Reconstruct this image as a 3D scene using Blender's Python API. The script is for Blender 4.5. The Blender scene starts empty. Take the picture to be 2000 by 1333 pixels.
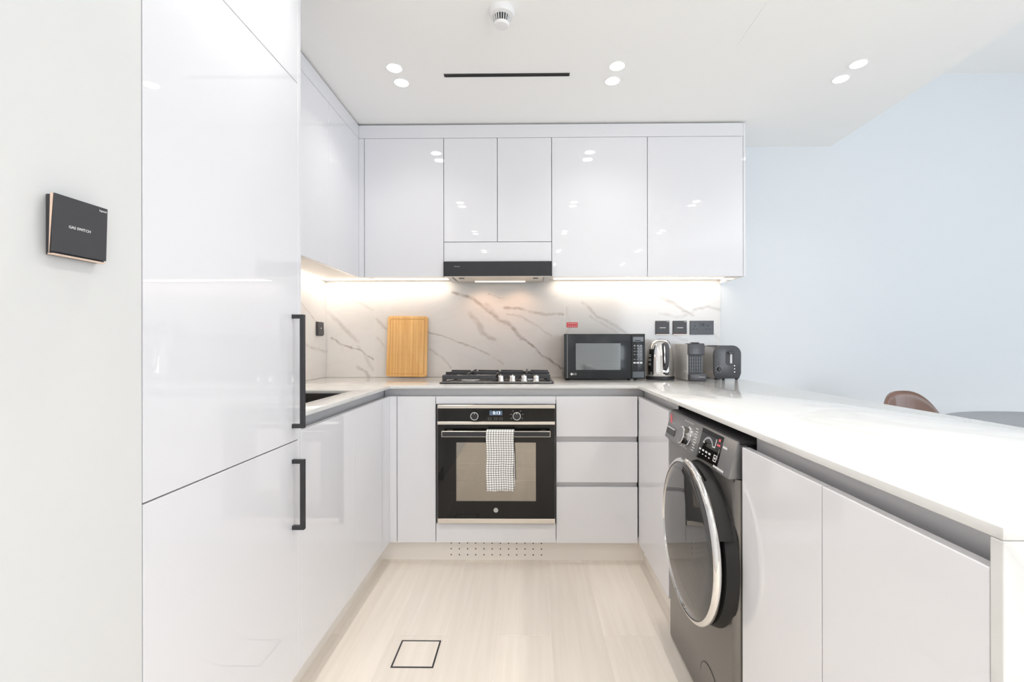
import bpy, bmesh, math, random
from mathutils import Vector, Matrix
random.seed(7)
PI = math.pi
SC = bpy.context.scene
COL = SC.collection

# ------------------------------------------------------------------ camera
cam = bpy.data.cameras.new('camera')
cam.sensor_fit = 'HORIZONTAL'; cam.sensor_width = 36.0
cam.lens = 16.097; cam.shift_x = -0.01155; cam.shift_y = 0.00234
cam.clip_start = 0.02
camo = bpy.data.objects.new('camera', cam); COL.objects.link(camo)
camo.matrix_world = (Matrix.Translation((0, 0, 1.1122)) @ Matrix.Rotation(0.0121, 4, 'Z')
                     @ Matrix.Rotation(PI / 2, 4, 'X') @ Matrix.Rotation(-0.0014, 4, 'Z'))
SC.camera = camo

# ------------------------------------------------------------------ world, exposure, daylight, added fill
w = bpy.data.worlds.new('world'); SC.world = w; w.use_nodes = True
bgn = w.node_tree.nodes['Background']
bgn.inputs[0].default_value = (0.75, 0.87, 1.0, 1); bgn.inputs[1].default_value = 0.9
vs = SC.view_settings
vs.view_transform = 'Standard'; vs.look = 'None'; vs.gamma = 1.0; vs.use_curve_mapping = False
vs.exposure = 0.45
SC.cycles.max_bounces = 14; SC.cycles.diffuse_bounces = 8; SC.cycles.glossy_bounces = 6
SC.cycles.transmission_bounces = 6; SC.cycles.transparent_max_bounces = 8
SC.cycles.sample_clamp_indirect = 6.0
SC.cycles.caustics_reflective = False; SC.cycles.caustics_refractive = False

def area(name, loc, rot, sx, sy, power, color, spread=180):
    l = bpy.data.lights.new(name, 'AREA'); l.shape = 'RECTANGLE'; l.size = sx; l.size_y = sy
    l.energy = power; l.color = color; l.spread = math.radians(spread)
    o = bpy.data.objects.new(name, l); o.location = loc; o.rotation_euler = rot
    COL.objects.link(o); return o
# daylight through the right-wall glazing, plus a fill light added behind the camera
DAY_FILL = 58.0
area('daylight_right', (4.50, -0.3, 1.35), (0, PI / 2, 0), 2.3, 4.6, DAY_FILL * 0.46, (0.80, 0.90, 1.0))
area('fill_rear', (2.75, -3.16, 1.12), (PI / 2, 0, 0), 1.95, 2.1, DAY_FILL * 1.0, (0.86, 0.93, 1.0))  # added fill to flatten the lighting, no real window known here
LAMP = 1.25        # each recessed downlight
STRIP = 1.35       # under-cupboard light strip, per metre
HOODW = 1.5       # each lamp of the cooker hood

# ------------------------------------------------------------------ materials
def mat(name, color, rough=0.5, metal=0.0, spec=0.5, noise=0.0, nscale=30.0, coat=0.0, emit=None, estr=0.0, aniso=None):
    m = bpy.data.materials.new(name); m.use_nodes = True
    nt = m.node_tree; b = nt.nodes['Principled BSDF']
    b.inputs['Base Color'].default_value = (*color, 1)
    b.inputs['Roughness'].default_value = rough; b.inputs['Metallic'].default_value = metal
    b.inputs['Specular IOR Level'].default_value = spec
    b.inputs['Coat Weight'].default_value = coat
    b.inputs['Coat Roughness'].default_value = 0.03
    if emit:
        b.inputs['Emission Color'].default_value = (*emit, 1); b.inputs['Emission Strength'].default_value = estr
    if noise > 0:
        tc = nt.nodes.new('ShaderNodeTexCoord'); n = nt.nodes.new('ShaderNodeTexNoise')
        n.inputs['Scale'].default_value = nscale; n.inputs['Detail'].default_value = 4
        src = tc.outputs['Object']
        if aniso:
            mp = nt.nodes.new('ShaderNodeMapping'); mp.inputs['Scale'].default_value = aniso
            nt.links.new(src, mp.inputs[0]); src = mp.outputs[0]
        nt.links.new(src, n.inputs['Vector'])
        mx = nt.nodes.new('ShaderNodeMix'); mx.data_type = 'RGBA'
        mx.inputs['A'].default_value = (*[c * (1 - noise) for c in color], 1)
        mx.inputs['B'].default_value = (*[min(1, c * (1 + noise)) for c in color], 1)
        nt.links.new(n.outputs['Fac'], mx.inputs['Factor']); nt.links.new(mx.outputs['Result'], b.inputs['Base Color'])
    return m

M = {}
M['lacquer'] = mat('white_lacquer', (0.725, 0.725, 0.752), 0.02, noise=0.004, nscale=3, spec=0.5)
M['carcass'] = mat('carcass', (0.30, 0.30, 0.31), 0.6, noise=0.03)
M['carcass_w'] = mat('carcass_white', (0.74, 0.72, 0.70), 0.35, noise=0.01)
M['wall'] = mat('wall_paint', (0.66, 0.66, 0.655), 0.75, noise=0.008, nscale=60, spec=0.2)
M['wall_far'] = mat('wall_paint_living', (0.715, 0.745, 0.775), 0.75, noise=0.006, nscale=60, spec=0.2)
M['ceiling'] = mat('ceiling_paint', (0.90, 0.90, 0.89), 0.85, noise=0.005, nscale=50, spec=0.1)
M['alu'] = mat('brushed_aluminium_grey', (0.56, 0.56, 0.575), 0.38, metal=0.25, noise=0.05, nscale=40, aniso=(1, 1, 14))
M['steel'] = mat('stainless_steel', (0.72, 0.68, 0.62), 0.28, metal=1.0, noise=0.04, nscale=30, aniso=(1, 1, 30))
M['chrome'] = mat('polished_chrome', (0.86, 0.85, 0.84), 0.06, metal=1.0, noise=0.01)
M['black'] = mat('matt_black', (0.025, 0.025, 0.028), 0.42, noise=0.1)
M['blackmetal'] = mat('black_metal', (0.032, 0.032, 0.036), 0.35, metal=0.3, noise=0.08)
M['blackglass'] = mat('black_glass', (0.008, 0.0075, 0.007), 0.03, noise=0.02, spec=0.32)
M['iron'] = mat('cast_iron', (0.045, 0.045, 0.05), 0.38, noise=0.15, nscale=80)
M['enamel'] = mat('black_enamel', (0.018, 0.018, 0.02), 0.10, noise=0.1)
M['plinth'] = mat('plinth_laminate', (0.88, 0.84, 0.79), 0.35, noise=0.03, nscale=12)
M['grout'] = mat('pale_grout', (0.86, 0.83, 0.78), 0.8, noise=0.02)
M['hole'] = mat('dark_hole', (0.02, 0.02, 0.02), 0.8, noise=0.05)
M['white'] = mat('white_plastic', (0.82, 0.82, 0.82), 0.35, noise=0.01)
M['print'] = mat('white_print', (0.80, 0.80, 0.80), 0.5, noise=0.01)
M['printdim'] = mat('grey_print', (0.32, 0.33, 0.34), 0.5, noise=0.01)
M['red'] = mat('red_vinyl', (0.62, 0.05, 0.06), 0.45, noise=0.04)
M['redprint'] = mat('red_print', (0.75, 0.12, 0.14), 0.5, noise=0.03)
M['rose'] = mat('rose_gold_edge', (0.80, 0.60, 0.48), 0.35, metal=0.35, noise=0.03)
M['switch'] = mat('switch_black', (0.042, 0.042, 0.047), 0.42, noise=0.05)
M['socket'] = mat('socket_black', (0.033, 0.037, 0.046), 0.30, noise=0.05)
M['washer'] = mat('washer_anthracite', (0.20, 0.19, 0.18), 0.28, metal=0.75, noise=0.03, nscale=20)
M['washer_panel'] = mat('washer_panel_grey', (0.25, 0.25, 0.255), 0.30, metal=0.6, noise=0.03)
M['washer_glass'] = mat('washer_door_glass', (0.10, 0.10, 0.10), 0.03, metal=0.55, noise=0.02, spec=0.8)
M['grey_silver'] = mat('silver_grey_plastic', (0.50, 0.50, 0.49), 0.36, metal=0.15, noise=0.03)
M['darkgrey'] = mat('dark_grey_plastic', (0.060, 0.060, 0.068), 0.30, noise=0.05)
M['brushed'] = mat('brushed_steel_side', (0.52, 0.50, 0.48), 0.22, metal=1.0, noise=0.05, nscale=25, aniso=(1, 1, 20))
M['mwblack'] = mat('microwave_black', (0.022, 0.025, 0.028), 0.12, noise=0.05, spec=0.4)
M['mwglass'] = mat('microwave_window', (0.27, 0.29, 0.30), 0.07, metal=0.85, noise=0.03, nscale=400)
M['rubber'] = mat('rubber', (0.012, 0.012, 0.012), 0.7, noise=0.1)
M['sink'] = mat('black_granite_sink', (0.035, 0.033, 0.030), 0.45, noise=0.2, nscale=200)
M['tan'] = mat('tan_leather', (0.17, 0.085, 0.055), 0.30, noise=0.12, nscale=25, coat=0.6)
M['tabletop'] = mat('grey_tabletop', (0.26, 0.27, 0.29), 0.35, noise=0.10, nscale=60)
M['led'] = mat('light_strip', (1, 0.9, 0.8), 0.5, noise=0.0, emit=(1.0, 0.86, 0.70), estr=3.0)
M['hoodlamp'] = mat('hood_lamp', (1, 0.9, 0.8), 0.4, emit=(1.0, 0.80, 0.58), estr=1.6)
M['lampdisc'] = mat('downlight_lens', (1, 1, 1), 0.4, emit=(1.0, 0.97, 0.92), estr=16.0)
M['screen'] = mat('oven_display', (0.02, 0.03, 0.05), 0.1, emit=(0.30, 0.42, 0.62), estr=0.22)
M['digit'] = mat('display_digits', (0.3, 0.4, 0.5), 0.3, emit=(0.75, 0.88, 1.0), estr=1.2)
M['rack'] = mat('oven_rack_chrome', (0.8, 0.78, 0.74), 0.25, metal=1.0, noise=0.02)
M['cavity'] = mat('oven_cavity', (0.42, 0.40, 0.37), 0.35, noise=0.05)

# mirror-coated oven window that lets some of the cavity through
def glass_mix(name, tint, transp, rough=0.03):
    m = bpy.data.materials.new(name); m.use_nodes = True; nt = m.node_tree
    b = nt.nodes['Principled BSDF']; out = nt.nodes['Material Output']
    b.inputs['Base Color'].default_value = (*tint, 1); b.inputs['Metallic'].default_value = 1.0
    b.inputs['Roughness'].default_value = rough
    t = nt.nodes.new('ShaderNodeBsdfTransparent'); t.inputs[0].default_value = (0.9, 0.88, 0.85, 1)
    mx = nt.nodes.new('ShaderNodeMixShader'); mx.inputs[0].default_value = transp
    n = nt.nodes.new('ShaderNodeTexNoise'); n.inputs['Scale'].default_value = 60
    bp = nt.nodes.new('ShaderNodeBump'); bp.inputs['Strength'].default_value = 0.01
    nt.links.new(n.outputs['Fac'], bp.inputs['Height']); nt.links.new(bp.outputs[0], b.inputs['Normal'])
    nt.links.new(b.outputs[0], mx.inputs[1]); nt.links.new(t.outputs[0], mx.inputs[2]); nt.links.new(mx.outputs[0], out.inputs[0])
    return m
M['ovenglass'] = glass_mix('oven_window_glass', (0.42, 0.39, 0.35), 0.40)
def pane_glass():
    m = bpy.data.materials.new('window_pane_glass'); m.use_nodes = True; nt = m.node_tree
    out = nt.nodes['Material Output']; nt.nodes.remove(nt.nodes['Principled BSDF'])
    t = nt.nodes.new('ShaderNodeBsdfTransparent'); g = nt.nodes.new('ShaderNodeBsdfGlossy'); g.inputs['Roughness'].default_value = 0.02
    f = nt.nodes.new('ShaderNodeFresnel'); f.inputs[0].default_value = 1.45
    mx = nt.nodes.new('ShaderNodeMixShader')
    nt.links.new(f.outputs[0], mx.inputs[0]); nt.links.new(t.outputs[0], mx.inputs[1]); nt.links.new(g.outputs[0], mx.inputs[2]); nt.links.new(mx.outputs[0], out.inputs[0])
    return m
M['pane'] = pane_glass()

# marble: individual veins as line segments in the plane of the wall, warped by noise
def vein_group():
    g = bpy.data.node_groups.new('vein_segment', 'ShaderNodeTree')
    I = g.interface
    for n, t in (('P', 'NodeSocketVector'), ('A', 'NodeSocketVector'), ('BA', 'NodeSocketVector'), ('InvLen2', 'NodeSocketFloat'), ('Width', 'NodeSocketFloat'), ('Strength', 'NodeSocketFloat'), ('Prev', 'NodeSocketFloat')):
        I.new_socket(n, in_out='INPUT', socket_type=t)
    I.new_socket('Value', in_out='OUTPUT', socket_type='NodeSocketFloat'); I.new_socket('POut', in_out='OUTPUT', socket_type='NodeSocketVector')
    gi = g.nodes.new('NodeGroupInput'); go = g.nodes.new('NodeGroupOutput'); L = g.links.new
    def vm(op):
        n = g.nodes.new('ShaderNodeVectorMath'); n.operation = op; return n
    s = vm('SUBTRACT'); L(gi.outputs['P'], s.inputs[0]); L(gi.outputs['A'], s.inputs[1])
    d = vm('DOT_PRODUCT'); L(s.outputs[0], d.inputs[0]); L(gi.outputs['BA'], d.inputs[1])
    m = g.nodes.new('ShaderNodeMath'); m.operation = 'MULTIPLY'; m.use_clamp = True
    L(d.outputs['Value'], m.inputs[0]); L(gi.outputs['InvLen2'], m.inputs[1])
    sc = vm('SCALE'); L(gi.outputs['BA'], sc.inputs[0]); L(m.outputs[0], sc.inputs['Scale'])
    di = vm('DISTANCE'); L(s.outputs[0], di.inputs[0]); L(sc.outputs[0], di.inputs[1])
    r = g.nodes.new('ShaderNodeMapRange'); r.interpolation_type = 'SMOOTHERSTEP'
    L(di.outputs['Value'], r.inputs['Value']); L(gi.outputs['Width'], r.inputs['From Max']); L(gi.outputs['Strength'], r.inputs['To Min'])
    r.inputs['To Max'].default_value = 0.0
    mx = g.nodes.new('ShaderNodeMath'); mx.operation = 'MAXIMUM'
    L(r.outputs['Result'], mx.inputs[0]); L(gi.outputs['Prev'], mx.inputs[1]); L(mx.outputs[0], go.inputs['Value'])
    # the point is handed on from vein to vein, so the veins are evaluated one after the other
    po = vm('MULTIPLY_ADD'); po.inputs[1].default_value = (1e-7, 0, 0); L(mx.outputs[0], po.inputs[0]); L(gi.outputs['P'], po.inputs[2]); L(po.outputs[0], go.inputs['POut'])
    return g
VG = vein_group()
def marble(name, base, veins, vcol=(0.31, 0.265, 0.235), rough=0.12, warp=0.02, faint=0.05, fscale=2.2):
    m = bpy.data.materials.new(name); m.use_nodes = True; nt = m.node_tree; L = nt.links.new
    b = nt.nodes['Principled BSDF']; b.inputs['Roughness'].default_value = rough
    geo = nt.nodes.new('ShaderNodeNewGeometry')
    n1 = nt.nodes.new('ShaderNodeTexNoise'); n1.inputs['Scale'].default_value = 9; n1.inputs['Detail'].default_value = 6; n1.inputs['Roughness'].default_value = 0.62
    L(geo.outputs['Position'], n1.inputs['Vector'])
    sb = nt.nodes.new('ShaderNodeVectorMath'); sb.operation = 'SUBTRACT'; sb.inputs[1].default_value = (0.5, 0.5, 0.5); L(n1.outputs['Color'], sb.inputs[0])
    ma = nt.nodes.new('ShaderNodeVectorMath'); ma.operation = 'MULTIPLY_ADD'; ma.inputs[1].default_value = (warp * 2.6,) * 3
    L(sb.outputs[0], ma.inputs[0]); L(geo.outputs['Position'], ma.inputs[2])
    prev = None; pp = ma.outputs[0]
    for (A, B, wd, st) in veins:
        g = nt.nodes.new('ShaderNodeGroup'); g.node_tree = VG
        A = Vector(A); B = Vector(B); BA = B - A
        L(pp, g.inputs['P']); g.inputs['A'].default_value = A; g.inputs['BA'].default_value = BA
        g.inputs['InvLen2'].default_value = 1 / max(BA.length_squared, 1e-9); g.inputs['Width'].default_value = wd; g.inputs['Strength'].default_value = st
        if prev: L(prev, g.inputs['Prev'])
        prev = g.outputs['Value']; pp = g.outputs['POut']
    # soft generic marbling
    n2 = nt.nodes.new('ShaderNodeTexNoise'); n2.inputs['Scale'].default_value = fscale; n2.inputs['Detail'].default_value = 7; n2.inputs['Distortion'].default_value = 0.8
    mp = nt.nodes.new('ShaderNodeMapping'); mp.inputs['Rotation'].default_value = (0, 0.6, 0.5); mp.inputs['Scale'].default_value = (1, 1, 2.2)
    L(geo.outputs['Position'], mp.inputs[0]); L(mp.outputs[0], n2.inputs['Vector'])
    ab = nt.nodes.new('ShaderNodeMath'); ab.operation = 'SUBTRACT'; ab.inputs[1].default_value = 0.5; L(n2.outputs['Fac'], ab.inputs[0])
    a2 = nt.nodes.new('ShaderNodeMath'); a2.operation = 'ABSOLUTE'; L(ab.outputs[0], a2.inputs[0])
    rr = nt.nodes.new('ShaderNodeMapRange'); rr.inputs['From Max'].default_value = 0.035; rr.inputs['To Min'].default_value = faint; rr.inputs['To Max'].default_value = 0.0
    L(a2.outputs[0], rr.inputs['Value'])
    n3 = nt.nodes.new('ShaderNodeTexNoise'); n3.inputs['Scale'].default_value = 25; n3.inputs['Detail'].default_value = 5; L(geo.outputs['Position'], n3.inputs['Vector'])
    md = nt.nodes.new('ShaderNodeMapRange'); md.inputs['From Min'].default_value = 0.3; md.inputs['From Max'].default_value = 0.62; md.inputs['To Min'].default_value = 0.35
    L(n3.outputs['Fac'], md.inputs['Value'])
    if prev:
        mu = nt.nodes.new('ShaderNodeMath'); mu.operation = 'MULTIPLY'; L(prev, mu.inputs[0]); L(md.outputs[0], mu.inputs[1])
        mx = nt.nodes.new('ShaderNodeMath'); mx.operation = 'MAXIMUM'; L(mu.outputs[0], mx.inputs[0]); L(rr.outputs[0], mx.inputs[1]); fac = mx.outputs[0]
    else:
        fac = rr.outputs[0]
    mix = nt.nodes.new('ShaderNodeMix'); mix.data_type = 'RGBA'
    mix.inputs['A'].default_value = (*base, 1); mix.inputs['B'].default_value = (*vcol, 1)
    L(fac, mix.inputs['Factor']); L(mix.outputs['Result'], b.inputs['Base Color'])
    return m
# veins of the back wall, given as x,z on the wall (plane y = 2.884)
BV = []
def vein(pts, width, strength):
    for k in range(len(pts) - 1):
        BV.append(((pts[k][0], 2.884, pts[k][1]), (pts[k + 1][0], 2.884, pts[k + 1][1]), width * 1.3, min(1, strength * 1.08)))
def W(x, y):   # helper used only to keep the traced vein list short: position on the wall
    return ((x - 1023.1) / 310.0 - 0.035, 1.112 - (y - 671.2) / 310.0)
vein([W(885, 572), W(925, 584), W(962, 614), W(985, 630)], 0.016, 0.75)
vein([W(985, 628), W(1002, 642), W(1020, 662)], 0.020, 0.70)
vein([W(1020, 662), W(1055, 690), W(1095, 720)], 0.010, 0.90)
vein([W(950, 596), W(975, 625), W(1000, 640)], 0.022, 0.30)
vein([W(985, 602), W(1012, 602), W(1045, 612), W(1100, 614)], 0.012, 0.70)
vein([W(918, 614), W(936, 636), W(943, 650)], 0.026, 0.50)
vein([W(938, 644), W(952, 655), W(965, 662)], 0.020, 0.55)
vein([W(838, 649), W(880, 661), W(916, 678), W(950, 690), W(985, 712)], 0.008, 0.60)
vein([W(838, 682), W(862, 698), W(882, 718)], 0.012, 0.45)
vein([W(990, 612), W(1025, 622), W(1058, 645), W(1078, 658)], 0.010, 0.35)
vein([W(955, 575), W(985, 585)], 0.008, 0.30)
vein([W(733, 622), W(748, 640), W(770, 655)], 0.014, 0.45)
vein([W(735, 662), W(752, 680), W(765, 700)], 0.012, 0.30)
vein([W(640, 610), W(672, 642), W(698, 668)], 0.018, 0.40)
vein([W(645, 658), W(664, 672), W(700, 683), W(727, 702)], 0.009, 0.80)
vein([W(700, 676), W(722, 712), W(728, 720)], 0.014, 0.35)
vein([W(697, 716), W(712, 724), W(718, 735)], 0.014, 0.50)
vein([W(690, 588), W(728, 604)], 0.012, 0.25)
vein([W(1138, 592), W(1166, 618), W(1200, 636), W(1222, 650)], 0.014, 0.42)
vein([W(1152, 618), W(1180, 636), W(1206, 648)], 0.010, 0.28)
vein([W(1250, 570), W(1296, 584), W(1335, 608)], 0.014, 0.55)
vein([W(1296, 580), W(1325, 600), W(1352, 618)], 0.010, 0.70)
vein([W(1288, 614), W(1318, 620), W(1350, 612)], 0.012, 0.32)
vein([W(1352, 606), W(1380, 600), W(1408, 608)], 0.012, 0.55)
vein([W(1310, 655), W(1340, 668)], 0.012, 0.30)
vein([W(1385, 652), W(1408, 668)], 0.012, 0.32)
vein([W(1106, 600), W(1112, 640), W(1100, 672)], 0.010, 0.22)
for (a, b, wd, st) in (((1.62, 1.455), (1.95, 1.36), 0.014, 0.40), ((1.95, 1.36), (2.35, 1.10), 0.010, 0.4), ((2.35, 1.46), (2.86, 1.19), 0.012, 0.45), ((2.55, 1.12), (2.88, 1.06), 0.016, 0.40)):
    BV.append(((-1.288, a[0], a[1]), (-1.288, b[0], b[1]), wd, st))
M['marble'] = marble('backsplash_marble', (0.63, 0.62, 0.61), BV, faint=0.05)
M['worktop'] = marble('worktop_quartz', (0.66, 0.66, 0.65), [], vcol=(0.45, 0.44, 0.43), rough=0.09, faint=0.30, fscale=1.3)

def plank_mat():
    m = bpy.data.materials.new('pale_wood_plank'); m.use_nodes = True; nt = m.node_tree; L = nt.links.new
    b = nt.nodes['Principled BSDF']; b.inputs['Roughness'].default_value = 0.38; b.inputs['Specular IOR Level'].default_value = 0.35
    oi = nt.nodes.new('ShaderNodeObjectInfo'); tc = nt.nodes.new('ShaderNodeTexCoord')
    va = nt.nodes.new('ShaderNodeVectorMath'); va.operation = 'MULTIPLY_ADD'; va.inputs[1].default_value = (9, 31, 5)
    L(oi.outputs['Random'], va.inputs[0]); L(tc.outputs['Object'], va.inputs[2])
    mp = nt.nodes.new('ShaderNodeMapping'); mp.inputs['Scale'].default_value = (26, 1.3, 1); L(va.outputs[0], mp.inputs[0])
    n = nt.nodes.new('ShaderNodeTexNoise'); n.inputs['Scale'].default_value = 1.6; n.inputs['Detail'].default_value = 5; L(mp.outputs[0], n.inputs['Vector'])
    cr = nt.nodes.new('ShaderNodeValToRGB')
    cr.color_ramp.elements[0].position = 0.3; cr.color_ramp.elements[0].color = (0.74, 0.675, 0.605, 1)
    cr.color_ramp.elements[1].position = 0.75; cr.color_ramp.elements[1].color = (0.81, 0.75, 0.68, 1)
    L(n.outputs['Fac'], cr.inputs[0])
    hs = nt.nodes.new('ShaderNodeHueSaturation'); mr = nt.nodes.new('ShaderNodeMapRange')
    mr.inputs['To Min'].default_value = 0.96; mr.inputs['To Max'].default_value = 1.04
    L(oi.outputs['Random'], mr.inputs['Value']); L(mr.outputs[0], hs.inputs['Value']); L(cr.outputs[0], hs.inputs['Color']); L(hs.outputs[0], b.inputs['Base Color'])
    return m
M['plank'] = plank_mat()

def bamboo_mat():
    m = bpy.data.materials.new('bamboo'); m.use_nodes = True; nt = m.node_tree; L = nt.links.new
    b = nt.nodes['Principled BSDF']; b.inputs['Roughness'].default_value = 0.42
    tc = nt.nodes.new('ShaderNodeTexCoord')
    mp = nt.nodes.new('ShaderNodeMapping'); mp.inputs['Scale'].default_value = (60, 1, 2); L(tc.outputs['Object'], mp.inputs[0])
    vo = nt.nodes.new('ShaderNodeTexNoise'); vo.inputs['Scale'].default_value = 1.0; vo.inputs['Detail'].default_value = 3; L(mp.outputs[0], vo.inputs['Vector'])
    cr = nt.nodes.new('ShaderNodeValToRGB')
    cr.color_ramp.elements[0].position = 0.28; cr.color_ramp.elements[0].color = (0.56, 0.30, 0.095, 1)
    cr.color_ramp.elements[1].position = 0.72; cr.color_ramp.elements[1].color = (0.74, 0.46, 0.185, 1)
    L(vo.outputs['Fac'], cr.inputs[0])
    # bamboo nodes: short dark ticks across the strips
    br = nt.nodes.new('ShaderNodeTexBrick'); br.inputs['Scale'].default_value = 1.0; br.inputs['Brick Width'].default_value = 0.14; br.inputs['Row Height'].default_value = 0.018
    br.inputs['Mortar Size'].default_value = 0.0016; br.inputs['Mortar Smooth'].default_value = 0.6; br.offset = 0.37
    br.inputs['Color1'].default_value = (1, 1, 1, 1); br.inputs['Color2'].default_value = (0.9, 0.9, 0.9, 1); br.inputs['Mortar'].default_value = (0.72, 0.62, 0.5, 1)
    sw = nt.nodes.new('ShaderNodeSeparateXYZ'); cb = nt.nodes.new('ShaderNodeCombineXYZ'); L(tc.outputs['Object'], sw.inputs[0])
    L(sw.outputs['Z'], cb.inputs['X']); L(sw.outputs['X'], cb.inputs['Y']); L(cb.outputs[0], br.inputs['Vector'])
    mx = nt.nodes.new('ShaderNodeMix'); mx.data_type = 'RGBA'; mx.blend_type = 'MULTIPLY'; mx.inputs['Factor'].default_value = 0.45
    L(cr.outputs[0], mx.inputs['A']); L(br.outputs['Color'], mx.inputs['B']); L(mx.outputs['Result'], b.inputs['Base Color'])
    return m
M['bamboo'] = bamboo_mat()

def check_mat():
    m = bpy.data.materials.new('checked_cotton'); m.use_nodes = True; nt = m.node_tree; L = nt.links.new
    b = nt.nodes['Principled BSDF']; b.inputs['Roughness'].default_value = 0.9; b.inputs['Specular IOR Level'].default_value = 0.1
    uv = nt.nodes.new('ShaderNodeUVMap'); uv.uv_map = 'UVMap'
    n = nt.nodes.new('ShaderNodeTexNoise'); n.inputs['Scale'].default_value = 25; L(uv.outputs[0], n.inputs['Vector'])
    va = nt.nodes.new('ShaderNodeVectorMath'); va.operation = 'MULTIPLY_ADD'; va.inputs[1].default_value = (0.0016,) * 3; L(n.outputs['Color'], va.inputs[0]); L(uv.outputs[0], va.inputs[2])
    br = nt.nodes.new('ShaderNodeTexBrick'); br.offset = 0.0; br.inputs['Scale'].default_value = 1.0
    br.inputs['Brick Width'].default_value = 0.0122; br.inputs['Row Height'].default_value = 0.0110
    br.inputs['Mortar Size'].default_value = 0.0011; br.inputs['Mortar Smooth'].default_value = 0.15
    br.inputs['Color1'].default_value = (0.92, 0.91, 0.89, 1); br.inputs['Color2'].default_value = (0.88, 0.87, 0.85, 1); br.inputs['Mortar'].default_value = (0.035, 0.035, 0.04, 1)
    L(va.outputs[0], br.inputs['Vector']); L(br.outputs['Color'], b.inputs['Base Color'])
    return m
M['check'] = check_mat()

# ------------------------------------------------------------------ mesh helpers (all take world coordinates)
WP = {}
def new(): return bmesh.new()
def bx(bm, x0, x1, y0, y1, z0, z1, bev=0.0, seg=1):
    t = bmesh.new()
    bmesh.ops.create_cube(t, size=1.0)
    for v in t.verts:
        v.co = Vector(((x0 + x1) / 2 + v.co.x * (x1 - x0), (y0 + y1) / 2 + v.co.y * (y1 - y0), (z0 + z1) / 2 + v.co.z * (z1 - z0)))
    if bev > 0:
        bmesh.ops.bevel(t, geom=t.edges[:], offset=bev, segments=seg, profile=0.5, affect='EDGES')
    merge(bm, t); return bm
def merge(bm, t, mtx=None):
    if mtx is not None: bmesh.ops.transform(t, matrix=mtx, verts=t.verts[:])
    me = bpy.data.meshes.new('tmp'); t.to_mesh(me); t.free(); bm.from_mesh(me); bpy.data.meshes.remove(me)
def basis(axis):
    ax = Vector(axis).normalized()
    ref = Vector((0, 0, 1)) if abs(ax.z) < 0.9 else Vector((1, 0, 0))
    u = ref.cross(ax).normalized(); v = ax.cross(u)
    return u, v, ax
def lathe(bm, c, prof, axis=(0, 0, 1), seg=32, cap=True):
    u, v, ax = basis(axis); c = Vector(c); rings = []
    for r, h in prof:
        rings.append([bm.verts.new(c + ax * h + u * (r * math.cos(2 * PI * k / seg)) + v * (r * math.sin(2 * PI * k / seg))) for k in range(seg)])
    for a, b in zip(rings, rings[1:]):
        for k in range(seg):
            bm.faces.new((a[k], a[(k + 1) % seg], b[(k + 1) % seg], b[k]))
    if cap:
        bm.faces.new(list(reversed(rings[0]))); bm.faces.new(rings[-1])
    return bm
def cyl(bm, c, r, h, axis=(0, 0, 1), seg=24, bev=0.0):
    if bev > 0: return lathe(bm, c, [(r - bev, 0), (r, bev), (r, h - bev), (r - bev, h)], axis, seg)
    return lathe(bm, c, [(r, 0), (r, h)], axis, seg)
def ring(bm, c, ro, ri, h, axis=(0, 0, 1), seg=32):
    u, v, ax = basis(axis); c = Vector(c); R = []
    for r, hh in ((ro, 0), (ro, h), (ri, h), (ri, 0)):
        R.append([bm.verts.new(c + ax * hh + u * (r * math.cos(2 * PI * k / seg)) + v * (r * math.sin(2 * PI * k / seg))) for k in range(seg)])
    for i in range(4):
        a, b = R[i], R[(i + 1) % 4]
        for k in range(seg): bm.faces.new((a[k], a[(k + 1) % seg], b[(k + 1) % seg], b[k]))
    return bm
def prism(bm, pts, a, b, plane='XZ', bev=0.0, seg=2):
    """closed polygon pts in the given plane, extruded between a and b along the third axis"""
    t = bmesh.new()
    def P(p, q):
        return {'XZ': (p[0], q, p[1]), 'YZ': (q, p[0], p[1]), 'XY': (p[0], p[1], q)}[plane]
    A = [t.verts.new(P(p, a)) for p in pts]; B = [t.verts.new(P(p, b)) for p in pts]
    t.faces.new(A); t.faces.new(list(reversed(B)))
    for k in range(len(pts)):
        t.faces.new((A[k], B[k], B[(k + 1) % len(pts)], A[(k + 1) % len(pts)]))
    bmesh.ops.recalc_face_normals(t, faces=t.faces[:])
    if bev > 0: bmesh.ops.bevel(t, geom=t.edges[:], offset=bev, segments=seg, profile=0.5, affect='EDGES')
    merge(bm, t); return bm
def tube(bm, pts, r, seg=10, flat=1.0):
    pts = [Vector(p) for p in pts]; rings = []; pu = None
    for i, p in enumerate(pts):
        d = (pts[min(i + 1, len(pts) - 1)] - pts[max(i - 1, 0)]).normalized()
        if pu is None: u, v, _ = basis(d)
        else:
            u = (pu - d * pu.dot(d)).normalized(); v = d.cross(u)
        pu = u
        rings.append([bm.verts.new(p + u * (r * math.cos(2 * PI * k / seg)) + v * (r * flat * math.sin(2 * PI * k / seg))) for k in range(seg)])
    for a, b in zip(rings, rings[1:]):
        for k in range(seg): bm.faces.new((a[k], a[(k + 1) % seg], b[(k + 1) % seg], b[k]))
    bm.faces.new(list(reversed(rings[0]))); bm.faces.new(rings[-1])
    return bm
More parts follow.
